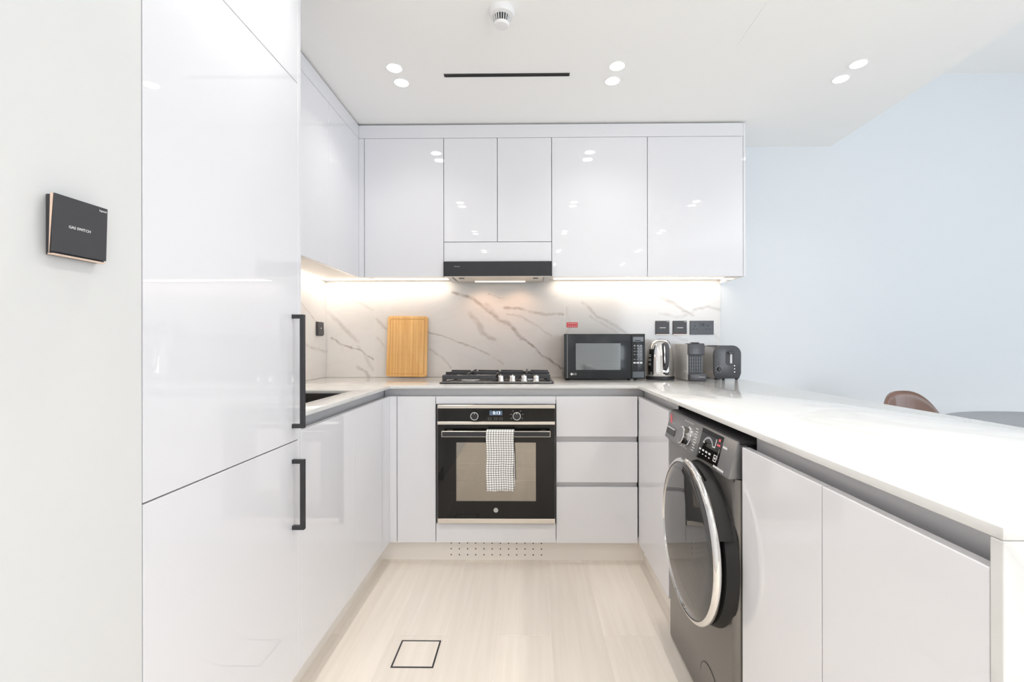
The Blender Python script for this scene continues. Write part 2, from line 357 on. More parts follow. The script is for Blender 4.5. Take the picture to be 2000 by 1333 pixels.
def obj(name, bm, m, parent=None, smooth=False, angle=35, recalc=True):
    if recalc: bmesh.ops.recalc_face_normals(bm, faces=bm.faces[:])
    xs = [v.co.x for v in bm.verts]; ys = [v.co.y for v in bm.verts]; zs = [v.co.z for v in bm.verts]
    c = Vector(((min(xs) + max(xs)) / 2, (min(ys) + max(ys)) / 2, (min(zs) + max(zs)) / 2))
    bmesh.ops.translate(bm, verts=bm.verts[:], vec=-c)
    me = bpy.data.meshes.new(name); bm.to_mesh(me); bm.free()
    if smooth:
        me.polygons.foreach_set('use_smooth', [True] * len(me.polygons)); me.set_sharp_from_angle(angle=math.radians(angle))
    me.materials.append(M[m] if isinstance(m, str) else m)
    o = bpy.data.objects.new(name, me); COL.objects.link(o)
    WP[o.name] = c
    if parent is not None:
        o.parent = parent; o.location = c - WP[parent.name]
    else: o.location = c
    return o
def box(name, m, x0, x1, y0, y1, z0, z1, parent=None, bev=0.0):
    return obj(name, bx(new(), x0, x1, y0, y1, z0, z1, bev), m, parent)
def tag(o, label, cat, group=None, kind=None):
    o['label'] = label; o['category'] = cat
    if group: o['group'] = group
    if kind: o['kind'] = kind
    return o
def thing(name, label, cat, loc, group=None):
    o = bpy.data.objects.new(name, None); o.empty_display_size = 0.05; COL.objects.link(o)
    o.location = loc; WP[o.name] = Vector(loc)
    return tag(o, label, cat, group)
def struct(o, label=None, cat=None):
    o['kind'] = 'structure'
    if label: o['label'] = label
    if cat: o['category'] = cat
    return o
def copy_thing(o, delta, label=None, group=None):
    r = o.copy(); COL.objects.link(r); r.location = o.location + Vector(delta); WP[r.name] = WP[o.name] + Vector(delta)
    if label: r['label'] = label
    if group: r['group'] = group
    for ch in list(o.children):
        c = ch.copy(); COL.objects.link(c); c.parent = r; WP[c.name] = WP[ch.name] + Vector(delta)
        for g in list(ch.children):
            d = g.copy(); COL.objects.link(d); d.parent = c; WP[d.name] = WP[g.name] + Vector(delta)
    return r
def text(name, s, origin, right, up, size, m, parent, depth=0.0002, align='CENTER', squash=1.0):
    cu = bpy.data.curves.new('t', 'FONT'); cu.body = s; cu.size = size; cu.align_x = align; cu.align_y = 'CENTER'; cu.extrude = depth; cu.resolution_u = 2
    t = bpy.data.objects.new('t', cu); COL.objects.link(t)
    bpy.context.view_layer.update()
    me = bpy.data.meshes.new_from_object(t.evaluated_get(bpy.context.evaluated_depsgraph_get()))
    bpy.data.objects.remove(t); bpy.data.curves.remove(cu)
    r = Vector(right).normalized(); u = Vector(up).normalized(); n = r.cross(u)
    mt = Matrix(((r.x * squash, u.x, n.x, origin[0]), (r.y * squash, u.y, n.y, origin[1]), (r.z * squash, u.z, n.z, origin[2]), (0, 0, 0, 1)))
    bm = new(); bm.from_mesh(me); bpy.data.meshes.remove(me)
    bmesh.ops.transform(bm, matrix=mt, verts=bm.verts[:])
    return obj(name, bm, m, parent)

# ------------------------------------------------------------------ main planes of the kitchen
XL, XR = -0.703, 0.543          # door fronts, left and right runs
YB = 2.2906                     # door fronts, back run
YU, XUL = 2.5558, -0.9555       # wall-unit fronts, back and left
YW, XW = 2.884, -1.288          # tiled wall faces
ZD0, ZD1 = 0.1137, 0.846        # base door bottom / top
ZW0, ZW = 0.885, 0.900          # worktop underside / top
ZU0, ZU1, ZU2 = 1.4842, 2.263, 2.336
ZUB = 1.512                     # underside of the wall-unit boxes
ZC, ZC2 = 2.346, 2.7965
XS = 1.8935                     # edge of the lowered ceiling
XP = 1.233                      # living-room edge of the peninsula
YT0, YT1 = 0.8245, 1.4018       # tall unit
YP = 0.5307                     # end of the peninsula
DT = 0.019                      # door thickness

# ------------------------------------------------------------------ room shell
sub = struct(box('floor', 'grout', -1.45, 4.75, -3.3, 3.05, -0.10, -0.0015), 'pale wood-look plank floor of the kitchen and living room', 'floor')
px0, pw, pl = 0.0806, 0.2016, 1.2
pm = None
ncol0 = -7; k = 0
for c in range(-7, 23):
    xa = px0 + c * pw
    if xa > 4.6 or xa + pw < -1.35: continue
    off = 1.742 if c % 2 else 1.742 - 0.62
    y = off - 4 * pl
    while y < 2.88:
        if y + pl > -3.2 and (y + pl > -3.2):
            if pm is None:
                b = bx(new(), 0.0008, pw - 0.0008, 0.0008, pl - 0.0008, -0.006, 0.0, 0.0008)
                pm = obj('plank', b, 'plank', sub); p = pm
            else:
                p = pm.copy(); COL.objects.link(p)
            cx, cy = xa + pw / 2, y + pl / 2
            sy = 1.0
            if y + pl > 2.89:
                sy = (2.89 - y) / pl; cy = y + (2.89 - y) / 2
            p.location = Vector((cx, cy, -0.003)) - WP[sub.name]; p.scale = (1, sy, 1)
        y += pl
struct(box('wall_back', 'wall_far', -1.45, 4.75, YW + 0.008, 3.05, 0, 3.0), 'white painted back wall running from kitchen into living room', 'wall')
struct(box('wall_left', 'wall', -1.45, XL, -3.3, YT0 - 0.003, 0, 2.55), 'off-white painted wall in front of the tall cupboard', 'wall')
wk = struct(box('wall_side', 'wall', -1.45, XW - 0.008, YT0 - 0.003, YW + 0.008, 0, 2.55), 'wall behind the sink run', 'wall')
wbk = bpy.data.objects['wall_back']
b = bx(new(), -1.45, 1.75, -3.3, -3.2, 0, 3.0); bx(b, 3.75, 4.75, -3.3, -3.2, 0, 3.0); struct(obj('wall_rear', b, 'wall'), 'plain wall behind the camera', 'wall')
b = new(); bx(b, 4.62, 4.75, 2.1, 3.05, 0, 3.0); bx(b, 4.62, 4.75, -3.3, 2.1, 2.55, 3.0); bx(b, 4.62, 4.75, -3.3, -2.7, 0, 2.55)
struct(obj('wall_right', b, 'wall'), 'living room wall around the balcony glazing', 'wall')
b = new(); bx(b, 1.75, 3.75, -3.3, -3.2, 2.25, 3.0); struct(obj('wall_rear_lintel', b, 'wall'), 'lintel above the glazing added in the rear wall', 'wall')
def window(name, label, axis, a0, a1, at, n, H=2.55):
    b = new()
    def bar(s0, s1, z0, z1):
        if axis == 'Y': bx(b, at, at + 0.06, s0, s1, z0, z1, 0.002)
        else: bx(b, s0, s1, at, at + 0.06, z0, z1, 0.002)
    bar(a0, a1, 0.0, 0.07); bar(a0, a1, H - 0.07, H)
    for i in range(n + 1):
        s = a0 + (a1 - a0) * i / n; bar(max(a0, s - 0.03), min(a1, s + 0.03), 0.07, H - 0.07)
    f = struct(obj(name, b, 'blackmetal'), label, 'window')
    for i in range(n):
        s0 = a0 + (a1 - a0) * i / n + 0.03; s1 = a0 + (a1 - a0) * (i + 1) / n - 0.03
        if axis == 'Y': box('pane', 'pane', at + 0.025, at + 0.033, s0, s1, 0.07, H - 0.07, f)
        else: box('pane', 'pane', s0, s1, at + 0.025, at + 0.033, 0.07, H - 0.07, f)
window('window_1', 'dark framed balcony glazing in the living room wall', 'Y', -2.7, 2.1, 4.64, 4)
window('fill_window', 'unseen dark framed glazing added behind the camera for fill light', 'X', 1.75, 3.75, -3.27, 3, 2.25)  # made-up opening, placed out of view to carry the rear fill light
# lowered kitchen ceiling with the access hatch seams, and the higher living-room ceiling
struct(box('ceiling', 'ceiling', -1.45, XS, -3.3, YW + 0.008, ZC, 3.0), 'lowered off-white kitchen ceiling with recessed lights', 'ceiling')
struct(box('ceiling_living', 'ceiling', XS, 4.75, -3.3, YW + 0.008, ZC2, 3.0), 'higher pale ceiling over the living room', 'ceiling')

# ------------------------------------------------------------------ marble wall tiles (parts of the walls)
G = 0.001
for (x0, x1) in ((XW - 0.0070, -0.981), (-0.981, 0.2219), (0.2219, 1.1997)):
    obj('tile', bx(new(), x0 + G, x1 - G, YW, YW + 0.0078, ZW, ZUB + 0.02, 0.0006), 'marble', wbk)
for (y0, y1) in ((YT1, 1.68), (1.68, YW)):
    obj('tile', bx(new(), XW - 0.0078, XW, y0 + G, y1 - G, ZW, ZUB + 0.02, 0.0006), 'marble', wk)

for (x0, x1) in ((-0.9818, -0.9802), (0.2211, 0.2227)):
    obj('joint', bx(new(), x0, x1, YW + 0.0006, YW + 0.0079, ZW, ZUB), 'grout', wbk)
obj('joint', bx(new(), XW - 0.0079, XW - 0.0006, 1.6792, 1.6808, ZW, ZUB), 'grout', wk)
# ------------------------------------------------------------------ plinths
YPL, XPLn, XPRn = 2.351, -0.7587, 0.5847
pb = struct(box('baseboard_back', 'plinth', XPLn, XPRn, YPL, YPL + 0.016, 0, ZD0 + 0.004), 'beige plinth with drilled vent holes under the oven', 'plinth')
b = new()
for i in range(12):
    for j in range(3):
        cyl(b, (-0.4037 + i * (0.4638 / 11), YPL - 0.0004, 0.0855 - j * 0.030), 0.0034, 0.003, (0, 1, 0), 8)
vh = obj('vent_hole', b, 'hole', pb); vh['kind'] = 'stuff'
struct(box('baseboard_left', 'plinth', XPLn - 0.016, XPLn, YT0, YPL + 0.016, 0, ZD0 + 0.004), 'beige plinth under the sink cupboards', 'plinth')
struct(box('baseboard_right', 'plinth', XPRn, XPRn + 0.016, 1.7934, YPL + 0.016, 0, ZD0 + 0.004), 'short beige plinth between washing machine and corner', 'plinth')
struct(box('trim_1', 'plinth', XPRn, XPRn + 0.016, YP + 0.016, 1.1776, 0, ZD0 + 0.004), 'plinth under the peninsula doors', 'plinth')

# ------------------------------------------------------------------ worktop
def worktop():
    xs = [XW, -1.20, -0.802, XL + 0.003, XR - 0.001, XP]; ys = [YP, YT1 + 0.002, 1.56, 2.070, YB - 0.001, YW]
    bm = new(); V = {}
    def inside(x, y):
        if -1.20 < x < -0.802 and 1.56 < y < 2.070: return False
        if x < XL + 0.003: return y > YT1
        if x < XR - 0.001: return y > YB - 0.001
        return True
    def vt(x, y):
        if (x, y) not in V: V[(x, y)] = bm.verts.new((x, y, ZW))
        return V[(x, y)]
    for i in range(len(xs) - 1):
        for j in range(len(ys) - 1):
            if inside((xs[i] + xs[i + 1]) / 2, (ys[j] + ys[j + 1]) / 2):
                bm.faces.new((vt(xs[i], ys[j]), vt(xs[i + 1], ys[j]), vt(xs[i + 1], ys[j + 1]), vt(xs[i], ys[j + 1])))
    r = bmesh.ops.extrude_face_region(bm, geom=bm.faces[:])
    for g in r['geom']:
        if isinstance(g, bmesh.types.BMVert): g.co.z = ZW0
    bmesh.ops.recalc_face_normals(bm, faces=bm.faces[:])
    bmesh.ops.dissolve_limit(bm, angle_limit=0.01, verts=bm.verts[:], edges=bm.edges[:])
    bmesh.ops.bevel(bm, geom=bm.edges[:], offset=0.0016, segments=2, profile=0.5, affect='EDGES')
    return bm
wt = thing('worktop', 'white quartz U-shaped worktop with a waterfall end on the peninsula', 'worktop', (0.9, 1.5, ZW0))
obj('worktop_slab', worktop(), 'worktop', wt, smooth=True, angle=40)
obj('waterfall_panel', bx(new(), XR - 0.001, XP, YP, YP + 0.0155, 0.0, ZW0 - 0.0004, 0.0016, 2), 'worktop', wt)

# ------------------------------------------------------------------ cupboards
def door(parent, name, x0, x1, y0, y1, z0, z1, bev=0.0008):
    return obj(name, bx(new(), x0, x1, y0, y1, z0, z1, bev), 'lacquer', parent)
g2 = 0.0016
# tall fridge housing
tall = thing('tall_cupboard', 'tall white gloss fridge cupboard with two long black handles', 'cupboard', (-1.0, 1.11, 0))
obj('body', bx(new(), XW + 0.002, XL - DT - 0.002, YT0 + 0.001, YT1 - 0.0185, ZD0, 2.340, 0.0005), 'carcass', tall)
obj('side_panel', bx(new(), XW + 0.002, XL, YT1 - 0.018, YT1, ZD0, 2.340, 0.0008), 'lacquer', tall)
yt1 = YT1 - 0.0195
for nm, z0, z1 in (('door', ZD0, 0.8205 - g2), ('door', 0.8205 + g2, 1.9032 - g2 * 0.6), ('top_panel', 1.9032 + g2 * 0.6, 2.338)):
    d = door(tall, nm, XL - DT, XL, YT0 + 0.0005, YT1 - 0.0005 if nm == 'x' else yt1 + 0.001, z0, z1)
    if nm == 'door':
        h0, h1 = (0.5607, 0.7688) if z1 < 1 else (0.8619, 1.1988)
        b = new(); hy0, hy1 = 1.345, 1.357
        bx(b, XL + 0.024, XL + 0.036, hy0, hy1, h0, h1, 0.0008)
        bx(b, XL, XL + 0.0245, hy0, hy1, h1 - 0.012, h1, 0.0006); bx(b, XL, XL + 0.0245, hy0, hy1, h0, h0 + 0.012, 0.0006)
        obj('handle', b, 'black', d)
# left run
def base_unit(name, label, side, a0, a1, z1=ZD1, filler=None):
    """side L / R: a0..a1 along y; side B: along x"""
    if side == 'L': loc = (XL - 0.3, (a0 + a1) / 2, ZD0)
    elif side == 'R': loc = (XR + 0.3, (a0 + a1) / 2, ZD0)
    else: loc = ((a0 + a1) / 2, YB + 0.3, ZD0)
    t = thing(name, label, 'cupboard', loc)
    top = 0.79
    if side == 'L': obj('body', bx(new(), XW + 0.002, XL - DT - 0.002, a0 + 0.001, a1 - 0.001, ZD0 + 0.005, 0.68, 0.0005), 'carcass', t)
    elif side == 'R': obj('body', bx(new(), XR + DT + 0.002, XP - 0.022, a0 + 0.001, a1 - 0.001, ZD0 + 0.005, top, 0.0005), 'carcass', t)
    else: obj('body', bx(new(), a0 + 0.001, a1 - 0.001, YB + DT + 0.002, YW - 0.03, ZD0 + 0.005, top, 0.0005), 'carcass', t)
    return t
def face(t, name, side, a0, a1, z0=ZD0, z1=ZD1):
    if side == 'L': return door(t, name, XL - DT, XL, a0 + g2, a1 - g2, z0, z1)
    if side == 'R': return door(t, name, XR, XR + DT, a0 + g2, a1 - g2, z0, z1)
    return door(t, name, a0 + g2, a1 - g2, YB, YB + DT, z0, z1)
u = base_unit('base_cupboard', 'white gloss base cupboard under the sink, beside the tall cupboard', 'L', YT1 + 0.001, 1.8374); face(u, 'door', 'L', YT1 - 0.0005, 1.8374)
u = base_unit('base_cupboard', 'white gloss base cupboard between the sink cupboard and the back corner', 'L', 1.8374, YB + DT); face(u, 'door', 'L', 1.8374, 2.2005)
obj('filler', bx(new(), XL - DT, XL, 2.2015, YB + DT, ZD0, ZD1, 0.0005), 'lacquer', u)
# back run
u = base_unit('base_cupboard', 'narrow white base cupboard left of the oven', 'B', XL, -0.4698); face(u, 'door', 'B', -0.6652, -0.4698)
obj('filler', bx(new(), XL + 0.0005, -0.6652 - g2, YB, YB + DT, ZD0, ZD1, 0.0005), 'lacquer', u)
ov_u = thing('oven_housing', 'white housing around the built-in oven with strips above and below', 'cupboard', (-0.169, YB + 0.3, ZD0))
face(ov_u, 'upper_strip', 'B', -0.4698, 0.1323, 0.8085, ZD1); face(ov_u, 'lower_panel', 'B', -0.4698, 0.1323, ZD0, 0.2095)
b = new(); bx(b, -0.4685, -0.4635, YB + DT + 0.002, YW - 0.03, ZD0 + 0.005, 0.80); bx(b, 0.126, 0.131, YB + DT + 0.002, YW - 0.03, ZD0 + 0.005, 0.80); bx(b, -0.4635, 0.126, YB + DT + 0.002, YW - 0.03, ZD0 + 0.005, 0.205)
obj('body', b, 'carcass', ov_u)
dr = base_unit('drawer_unit', 'white gloss unit of three drawers right of the oven', 'B', 0.1323, XR)
face(dr, 'drawer', 'B', 0.1323, 0.5405, 0.6457, ZD1); face(dr, 'drawer', 'B', 0.1323, 0.5405, 0.4169, 0.6176); face(dr, 'drawer', 'B', 0.1323, 0.5405, ZD0, 0.3926)
for z0, z1 in ((0.6120, 0.6480), (0.3870, 0.4190)):
    obj('handle_rail', prism(new(), [(YB + 0.0195, z0), (YB + 0.0205, z0), (YB + 0.0205, z1), (YB + 0.0195, z1)], 0.1345, 0.5390, 'YZ'), 'alu', dr)
# right run / peninsula
u = base_unit('base_cupboard', 'white gloss corner cupboard between drawers and washing machine', 'R', 1.7934, YB + DT); face(u, 'door', 'R', 1.7934, YB - 0.001)
u = base_unit('base_cupboard', 'white gloss peninsula cupboard next to the washing machine', 'R', 0.8577, 1.1776); face(u, 'door', 'R', 0.8577, 1.1776)
u = base_unit('base_cupboard', 'white gloss cupboard at the waterfall end of the peninsula', 'R', YP + 0.016, 0.8577); face(u, 'door', 'R', YP + 0.0155, 0.8577)
struct(box('trim_2', 'lacquer', XP - 0.020, XP - 0.004, YP + 0.016, YW + 0.006, 0.0, ZW0 - 0.0005), 'white back panel of the peninsula facing the living room', 'panel')
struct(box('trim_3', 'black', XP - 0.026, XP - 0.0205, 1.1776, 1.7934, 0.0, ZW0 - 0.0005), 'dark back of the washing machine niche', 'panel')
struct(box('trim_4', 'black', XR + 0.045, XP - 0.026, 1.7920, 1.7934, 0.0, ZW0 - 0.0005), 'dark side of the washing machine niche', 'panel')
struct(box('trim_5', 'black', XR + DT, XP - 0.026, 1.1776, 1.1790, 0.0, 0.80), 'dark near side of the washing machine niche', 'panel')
# handle rails under the worktop
def rail(label, side, a0, a1):
    r = 0.038
    prof = [(r, ZW0 - 0.0005), (r + 0.002, ZW0 - 0.0005), (r + 0.002, 0.826), (DT + 0.0005, 0.826), (DT + 0.0005, 0.8285), (r - 0.006, 0.8285), (r, 0.834)]
    b = new()
    if side == 'L': prism(b, [(XL - p, z) for p, z in prof], a0, a1, 'XZ')
    elif side == 'R': prism(b, [(XR + p, z) for p, z in prof], a0, a1, 'XZ')
    else: prism(b, [(YB + p, z) for p, z in prof], a0, a1, 'YZ')
    return tag(obj('handle_rail', b, 'alu'), label, 'rail')
rail('grey recessed handle rail under the worktop of the sink run', 'L', YT1 + 0.001, YB + 0.036)
rail('grey recessed handle rail above the oven and drawers', 'B', XL - 0.036, XR + 0.036)
rail('short grey handle rail between back corner and washing machine', 'R', 1.7940, YB + 0.036)
rail('long grey handle rail along the peninsula doors', 'R', YP + 0.0162, 1.1770)

# wall units, back
def wall_unit(label, x0, x1):
    t = thing('wall_cupboard', label, 'cupboard', ((x0 + x1) / 2, YU + 0.15, ZU0))
    obj('body', bx(new(), x0 + 0.0005, x1 - 0.0005, YU + DT + 0.001, YW - 0.0005, ZUB, ZU2 - 0.006, 0.0005), 'carcass_w', t)
    return t
def wdoor(t, x0, x1, z0=ZU0, z1=ZU1 - 0.002, nm='door'):
    return door(t, nm, x0 + g2, x1 - g2, YU, YU + DT, z0, z1)
XA, XB, XC, XD, XE_, XF, XG = -0.9238, -0.4783, -0.1778, 0.1256, 0.6577, 1.1882, 1.2008
u = wall_unit('white gloss wall cupboard in the corner left of the hood', XUL, XB); wdoor(u, XA, XB)
obj('filler', bx(new(), XUL + 0.0006, XA - g2, YU, YU + DT, ZU0, ZU1 - 0.002, 0.0005), 'lacquer', u)
u = thing('wall_cupboard', 'white wall cupboard above the hood with two narrow doors', 'cupboard', (-0.177, YU + 0.15, 1.60))
obj('body', bx(new(), XB + 0.0005, XD - 0.0005, YU + DT + 0.001, YW - 0.0005, 1.585, ZU2 - 0.006, 0.0005), 'carcass_w', u)
wdoor(u, XB, XC, 1.6801 + g2); wdoor(u, XC, XD, 1.6801 + g2); wdoor(u, XB, XD, 1.5705, 1.6801 - g2, 'flap')
u = wall_unit('white gloss wall cupboard right of the hood, above the microwave', XD, XE_); wdoor(u, XD, XE_)
u = wall_unit('rightmost white gloss wall cupboard, above the kettle and toaster', XE_, XF); wdoor(u, XE_, XF)
obj('end_panel', bx(new(), XF + 0.0005, XG, YU - 0.0005, YW - 0.0005, ZU0, ZU2, 0.0008), 'lacquer', u)
tag(obj('cornice_panel', bx(new(), XUL + 0.0006, XF, YU, YU + DT, ZU1, ZU2, 0.0008), 'lacquer'), 'white gloss cornice strip above the back wall cupboards', 'cornice')
# wall units, left
def wall_unit_l(label, y0, y1):
    t = thing('wall_cupboard', label, 'cupboard', (XUL - 0.15, (y0 + y1) / 2, ZU0))
    obj('body', bx(new(), XW + 0.0005, XUL - DT - 0.001, y0 + 0.0005, y1 - 0.0005, ZUB, ZU2 - 0.006, 0.0005), 'carcass_w', t)
    return t
u = wall_unit_l('white wall cupboard over the sink, beside the tall cupboard', YT1 + 0.0005, 2.1704)
door(u, 'door', XUL - DT, XUL, YT1 + 0.002 + g2, 2.1704 - g2 * 0.5, ZU0, ZU1 - 0.002)
u = wall_unit_l('white wall cupboard over the sink, in the back corner', 2.1704, YW)
door(u, 'door', XUL - DT, XUL, 2.1704 + g2 * 0.5, 2.5412 - g2, ZU0, ZU1 - 0.002)
obj('filler', bx(new(), XUL - DT, XUL, 2.5414, YU + DT, ZU0, ZU1 - 0.002, 0.0004), 'lacquer', u)
tag(obj('cornice_panel', bx(new(), XUL - DT, XUL, YT1 + 0.001, YU + DT, ZU1, ZU2, 0.0008), 'lacquer'), 'white gloss cornice strip above the sink wall cupboards', 'cornice')

# ------------------------------------------------------------------ light strips under the wall units
def strip(label, x0, x1, y0, y1, along):
    t = tag(obj('light_strip', bx(new(), x0, x1, y0, y1, ZUB - 0.006, ZUB - 0.0005, 0.001), 'led'), label, 'light')
    L = (x1 - x0) if along == 'X' else (y1 - y0)
    l = bpy.data.lights.new('strip_light', 'AREA'); l.shape = 'RECTANGLE'; l.size = x1 - x0; l.size_y = y1 - y0
    l.energy = STRIP * L; l.color = (1.0, 0.86, 0.72)
    o = bpy.data.objects.new('strip_light', l); COL.objects.link(o); o.parent = t
    o.location = Vector(((x0 + x1) / 2, (y0 + y1) / 2, ZUB - 0.0075)) - WP[t.name]
strip('glowing light strip under the wall cupboards left of the hood', XW + 0.03, -0.50, 2.822, 2.834, 'X')
strip('glowing light strip under the wall cupboards right of the hood', 0.15, XF - 0.002, 2.822, 2.834, 'X')
strip('glowing light strip above the sink on the left wall', XW + 0.016, XW + 0.028, YT1 + 0.03, 2.834, 'Y')

# ------------------------------------------------------------------ downlights
def downlight(x, y, label, group):
    t = thing('downlight', label, 'light', (x, y, ZC), group)
    obj('rim', ring(new(), (x, y, ZC - 0.0025), 0.0355, 0.0325, 0.0024, seg=32), 'white', t, True)
    obj('lens', lathe(new(), (x, y, ZC - 0.0018), [(0.0323, 0), (0.0323, 0.0016)], seg=28), 'lampdisc', t)
    l = bpy.data.lights.new('lamp', 'AREA'); l.shape = 'DISK'; l.size = 0.058; l.energy = LAMP * (0.42 if y > 2 else 1.0); l.color = (1.0, 0.955, 0.89); l.spread = math.radians(122)
    o = bpy.data.objects.new('lamp', l); COL.objects.link(o); o.parent = t; o.location = (0, 0, -0.004)
    return t
lx = (-0.602, 0.392, 1.455); nm = ('left', 'middle', 'right')
for i, x in enumerate(lx):
    for y, what in ((2.155, 'nearer the back wall'), (2.04, 'nearer the camera')):
        downlight(x, y, f'round recessed ceiling light of the {nm[i]} pair, the one {what}', 'recessed lights in the kitchen ceiling')
for y in (1.115, 1.0, 0.085, -0.03, -0.95, -1.065, -1.99, -2.105):  # rear half of these rows is unseen, added to brighten the cupboard fronts
    for x in lx:
        downlight(x, y, 'round recessed ceiling light out of view, front rows mirrored in the gloss doors, rear rows added as fill', 'recessed lights in the kitchen ceiling')

# smoke detector
sx, sy_ = -0.101, 1.695
sd = thing('smoke_detector', 'round white smoke detector with dark vent slots on the ceiling', 'detector', (sx, sy_, ZC))
obj('base', lathe(new(), (sx, sy_, ZC - 0.026), [(0.030, 0), (0.044, 0.004), (0.047, 0.012), (0.0475, 0.0258)], seg=40), 'white', sd, True)
obj('core', lathe(new(), (sx, sy_, ZC - 0.050), [(0.024, 0), (0.030, 0.0245)], seg=32), 'hole', sd, True)
for kk in range(20):
    a = 2 * PI * kk / 20; c, s = math.cos(a), math.sin(a)
    t = bmesh.new(); bx(t, 0.0245, 0.0335, -0.0013, 0.0013, -0.050, -0.0255)
    for v in t.verts:
        if v.co.z < -0.04: v.co.x -= 0.0045
    b = new(); merge(b, t, Matrix.Translation((sx, sy_, ZC)) @ Matrix.Rotation(a, 4, 'Z')); obj('fin', b, 'white', sd)
obj('cap', lathe(new(), (sx, sy_, ZC - 0.060), [(0.012, 0), (0.024, 0.002), (0.0295, 0.0098)], seg=36), 'white', sd, True)
# linear air slot
sl = thing('air_slot', 'long narrow black air slot in the kitchen ceiling', 'vent', (-0.102, 2.10, ZC))
b = new(); bx(b, -0.390, 0.186, 2.089, 2.0915, ZC - 0.003, ZC - 0.0002); bx(b, -0.390, 0.186, 2.1085, 2.111, ZC - 0.003, ZC - 0.0002); bx(b, -0.390, -0.3875, 2.0915, 2.1085, ZC - 0.003, ZC - 0.0002); bx(b, 0.1835, 0.186, 2.0915, 2.1085, ZC - 0.003, ZC - 0.0002)
obj('frame', b, 'black', sl); obj('baffle', bx(new(), -0.3874, 0.1834, 2.0916, 2.1084, ZC - 0.0012, ZC - 0.0003), 'hole', sl)
# access hatch
ht = tag(obj('access_hatch', bx(new(), 0.861, 1.458, 1.318, 1.915, ZC - 0.0012, ZC - 0.0001, 0.0005), 'ceiling'), 'flush white access hatch in the kitchen ceiling', 'hatch')

# floor access cover
ac = thing('floor_cover', 'square tiled floor cover with a thin black frame', 'cover', (-0.405, 1.636, 0))
b = new()
x0, x1, y0, y1, q = -0.4785, -0.3310, 1.5635, 1.7085, 0.0055
bx(b, x0, x1, y0, y0 + q, 0.0, 0.0012); bx(b, x0, x1, y1 - q, y1, 0.0, 0.0012); bx(b, x0, x0 + q, y0 + q, y1 - q, 0, 0.0012); bx(b, x1 - q, x1, y0 + q, y1 - q, 0, 0.0012)
obj('frame', b, 'black', ac)
obj('inset', bx(new(), x0 + q + 0.0008, x1 - q - 0.0008, y0 + q + 0.0008, y1 - q - 0.0008, 0.0, 0.0010), 'plank', ac)

# ------------------------------------------------------------------ sink
sk = thing('sink', 'black undermounted sink let into the white worktop', 'sink', (-1.0, 1.815, 0.69))
b = new(); sx0, sx1, sy0, sy1, sz = -1.196, -0.806, 1.564, 2.066, 0.695
bx(b, sx0 - 0.012, sx0, sy0 - 0.012, sy1 + 0.012, sz, ZW0 - 0.0006); bx(b, sx1, sx1 + 0.012, sy0 - 0.012, sy1 + 0.012, sz, ZW0 - 0.0006)
bx(b, sx0, sx1, sy0 - 0.012, sy0, sz, ZW0 - 0.0006); bx(b, sx0, sx1, sy1, sy1 + 0.012, sz, ZW0 - 0.0006); bx(b, sx0, sx1, sy0, sy1, sz, sz + 0.01)
obj('basin', b, 'sink', sk); obj('drain', cyl(new(), (-1.0, 1.815, sz + 0.0101), 0.04, 0.003, bev=0.001), 'chrome', sk, True)

# ------------------------------------------------------------------ cooker hood
hd = thing('cooker_hood', 'slim cooker hood with a black front under the middle wall cupboards', 'hood', (-0.176, 2.65, 1.486))
HX0, HX1 = -0.4765, 0.1256
obj('front_panel', bx(new(), HX0, HX1, 2.538, 2.556, 1.4862, 1.5685, 0.0012), 'blackmetal', hd)
b = new(); bx(b, HX0 + 0.008, HX1 - 0.008, 2.5565, 2.83, 1.490, 1.5695, 0.001); obj('housing', b, 'grey_silver', hd)
obj('lip', bx(new(), HX0 + 0.004, HX1 - 0.004, 2.541, 2.5575, 1.4835, 1.4860), 'steel', hd)
for (a0, a1) in ((HX0 + 0.012, HX0 + 0.042), (HX1 - 0.042, HX1 - 0.012)):
    obj('side_rail', bx(new(), a0, a1, 2.565, 2.80, 1.483, 1.4896, 0.001), 'alu', hd)
f = obj('filter', bx(new(), HX0 + 0.050, HX1 - 0.050, 2.565, 2.73, 1.4850, 1.4896, 0.001), 'steel', hd)
for xx in (HX0 + 0.075, HX1 - 0.105):
    obj('latch', bx(new(), xx, xx + 0.03, 2.60, 2.63, 1.4835, 1.4852, 0.0005), 'black', f)
obj('lamp_cover', bx(new(), HX0 + 0.15, HX1 - 0.15, 2.745, 2.775, 1.4835, 1.4896, 0.001), 'hoodlamp', hd)
for xx in (-0.29, -0.06):
    l = bpy.data.lights.new('hood_bulb', 'SPOT'); l.shadow_soft_size = 0.02; l.energy = HOODW; l.color = (1.0, 0.60, 0.36); l.spot_size = math.radians(130); l.spot_blend = 0.8
    o = bpy.data.objects.new('hood_bulb', l); COL.objects.link(o); o.parent = hd; o.location = Vector((xx, 2.745, 1.4815)) - WP[hd.name]; o.rotation_euler = (math.radians(20), 0, 0)
obj('badge', bx(new(), -0.418, -0.386, 2.5376, 2.5381, 1.5385, 1.5410), 'printdim', hd)

